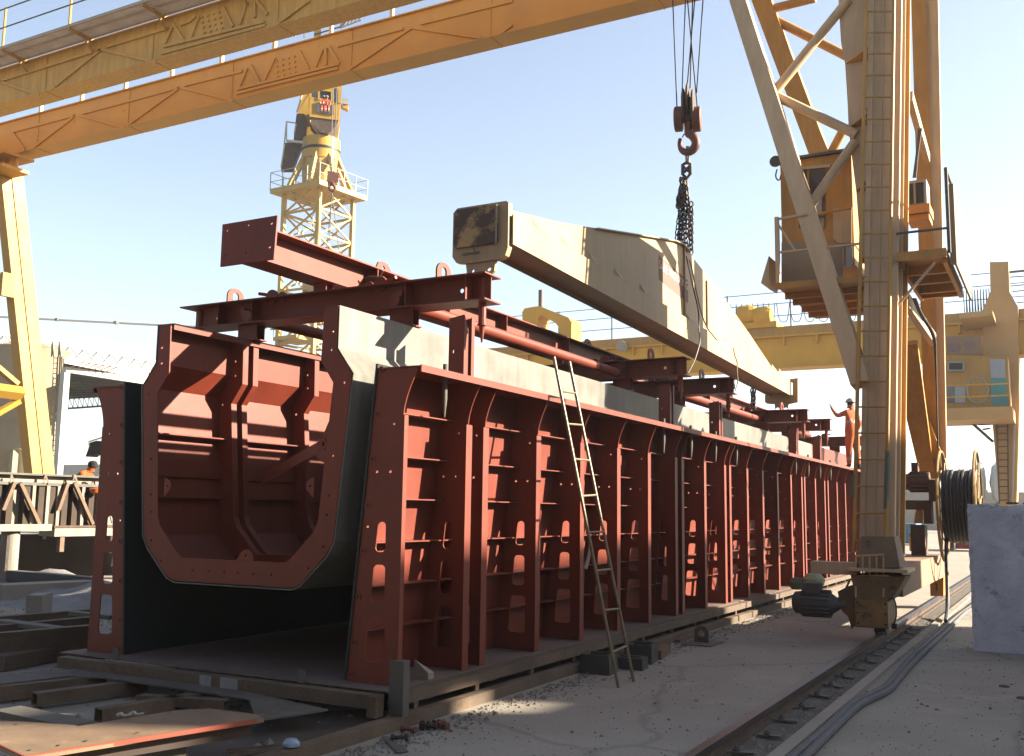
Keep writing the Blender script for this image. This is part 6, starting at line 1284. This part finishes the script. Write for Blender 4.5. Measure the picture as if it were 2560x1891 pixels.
base = dict(pelvis=(0,0,.98),waist=(0,.01,1.12),chest=(0,.01,1.36),neck=(0,0,1.50),head0=(0,.01,1.57),head1=(0,.025,1.65),head2=(0,.02,1.74),
    shl=(-.19,0,1.42),ell=(-.24,-.02,1.14),wrl=(-.25,.10,.92),hal=(-.25,.14,.84),shr=(.19,0,1.42),elr=(.24,-.02,1.14),wrr=(.25,.08,.92),har=(.25,.12,.84),
    hpl=(-.10,0,.90),knl=(-.11,.02,.50),anl=(-.11,-.02,.09),tol=(-.12,.14,.045),hpr=(.10,0,.90),knr=(.11,.02,.50),anr=(.11,-.02,.09),tor=(.12,.14,.045))
# worker on the wall: seen in profile, facing left, forearm raised, glove at face height
wp = at(*sh(1862,1022), x=-4.66); Jw = dict(base)
Jw.update(shl=(-.17,.03,1.44),ell=(-.20,.29,1.36),wrl=(-.16,.47,1.55),hal=(-.15,.51,1.64),elr=(.22,-.06,1.16),wrr=(.20,.02,.94),har=(.19,.05,.86),head1=(0,.03,1.66),head2=(0,.0,1.76),knl=(-.09,.05,.5),anl=(-.09,.05,.09),tol=(-.09,.2,.045),knr=(.09,-.05,.5),anr=(.10,-.10,.09),tor=(.1,.05,.045))
person('man in orange coveralls and white hard hat standing on the mould wall, one glove raised', (wp.x+.02, wp.y, 2.772), math.radians(62), Jw, 1.02)
# left worker bending over the formwork
pw = at(*G1(1345,140), x=XF-1.1); Jb = dict(base)
Jb.update(chest=(0,.16,1.30),neck=(0,.24,1.42),head0=(0,.28,1.47),head1=(0,.33,1.54),head2=(0,.33,1.64),shl=(-.20,.18,1.34),ell=(-.34,.30,1.12),wrl=(-.30,.48,.94),hal=(-.30,.54,.88),shr=(.20,.18,1.34),elr=(.34,.28,1.12),wrr=(.30,.46,.94),har=(.30,.52,.88))
person('worker in orange with a dark head wrap leaning over the sunlit formwork', (XF-1.15, pw.y-.3, pw.z-1.56), math.radians(-60), Jb, 1.0, helmet=False)
# two people behind the tower crane cab glass
for u_, l, dx in ((1165,'left one of two orange-clad people inside the tower crane cab',0),(1215,'right one of two orange-clad people inside the tower crane cab',.1)):
    c_ = tw(*T1(u_,560), -2.0); an = math.atan2(-vd.y,-vd.x)-math.pi/2
    Js = dict(base); Js.update(knl=(-.13,.40,.93),anl=(-.13,.42,.5),tol=(-.13,.55,.46),knr=(.13,.40,.93),anr=(.13,.42,.5),tor=(.13,.55,.46),ell=(-.25,.12,1.15),wrl=(-.15,.35,1.05),hal=(-.14,.42,1.05),elr=(.25,.12,1.15),wrr=(.15,.35,1.05),har=(.14,.42,1.05))
    person(l, (c_.x+vd.x*.0, c_.y, c_.z-1.2), an, Js, 1.0, shirt=mat('red_orange_overall',(.9,.15,.05),None,10,.8,bump=.3))

# =================================================================== AIR
hz = MB(); hz.box(-440,180,-80,660,-1,40); hzm = bpy.data.materials.new('thin_dust_haze'); hzm.use_nodes = True; nn = hzm.node_tree
for n_ in list(nn.nodes):
    if n_.type != 'OUTPUT_MATERIAL': nn.nodes.remove(n_)
pv = nn.nodes.new('ShaderNodeVolumePrincipled'); pv.inputs['Color'].default_value = (.85,.92,1,1); pv.inputs['Density'].default_value = .00045; pv.inputs['Anisotropy'].default_value = .3
nn.links.new(pv.outputs[0], [n_ for n_ in nn.nodes if n_.type == 'OUTPUT_MATERIAL'][0].inputs['Volume'])
o = hz.build('haze', hzm); tag(o, kind='stuff')
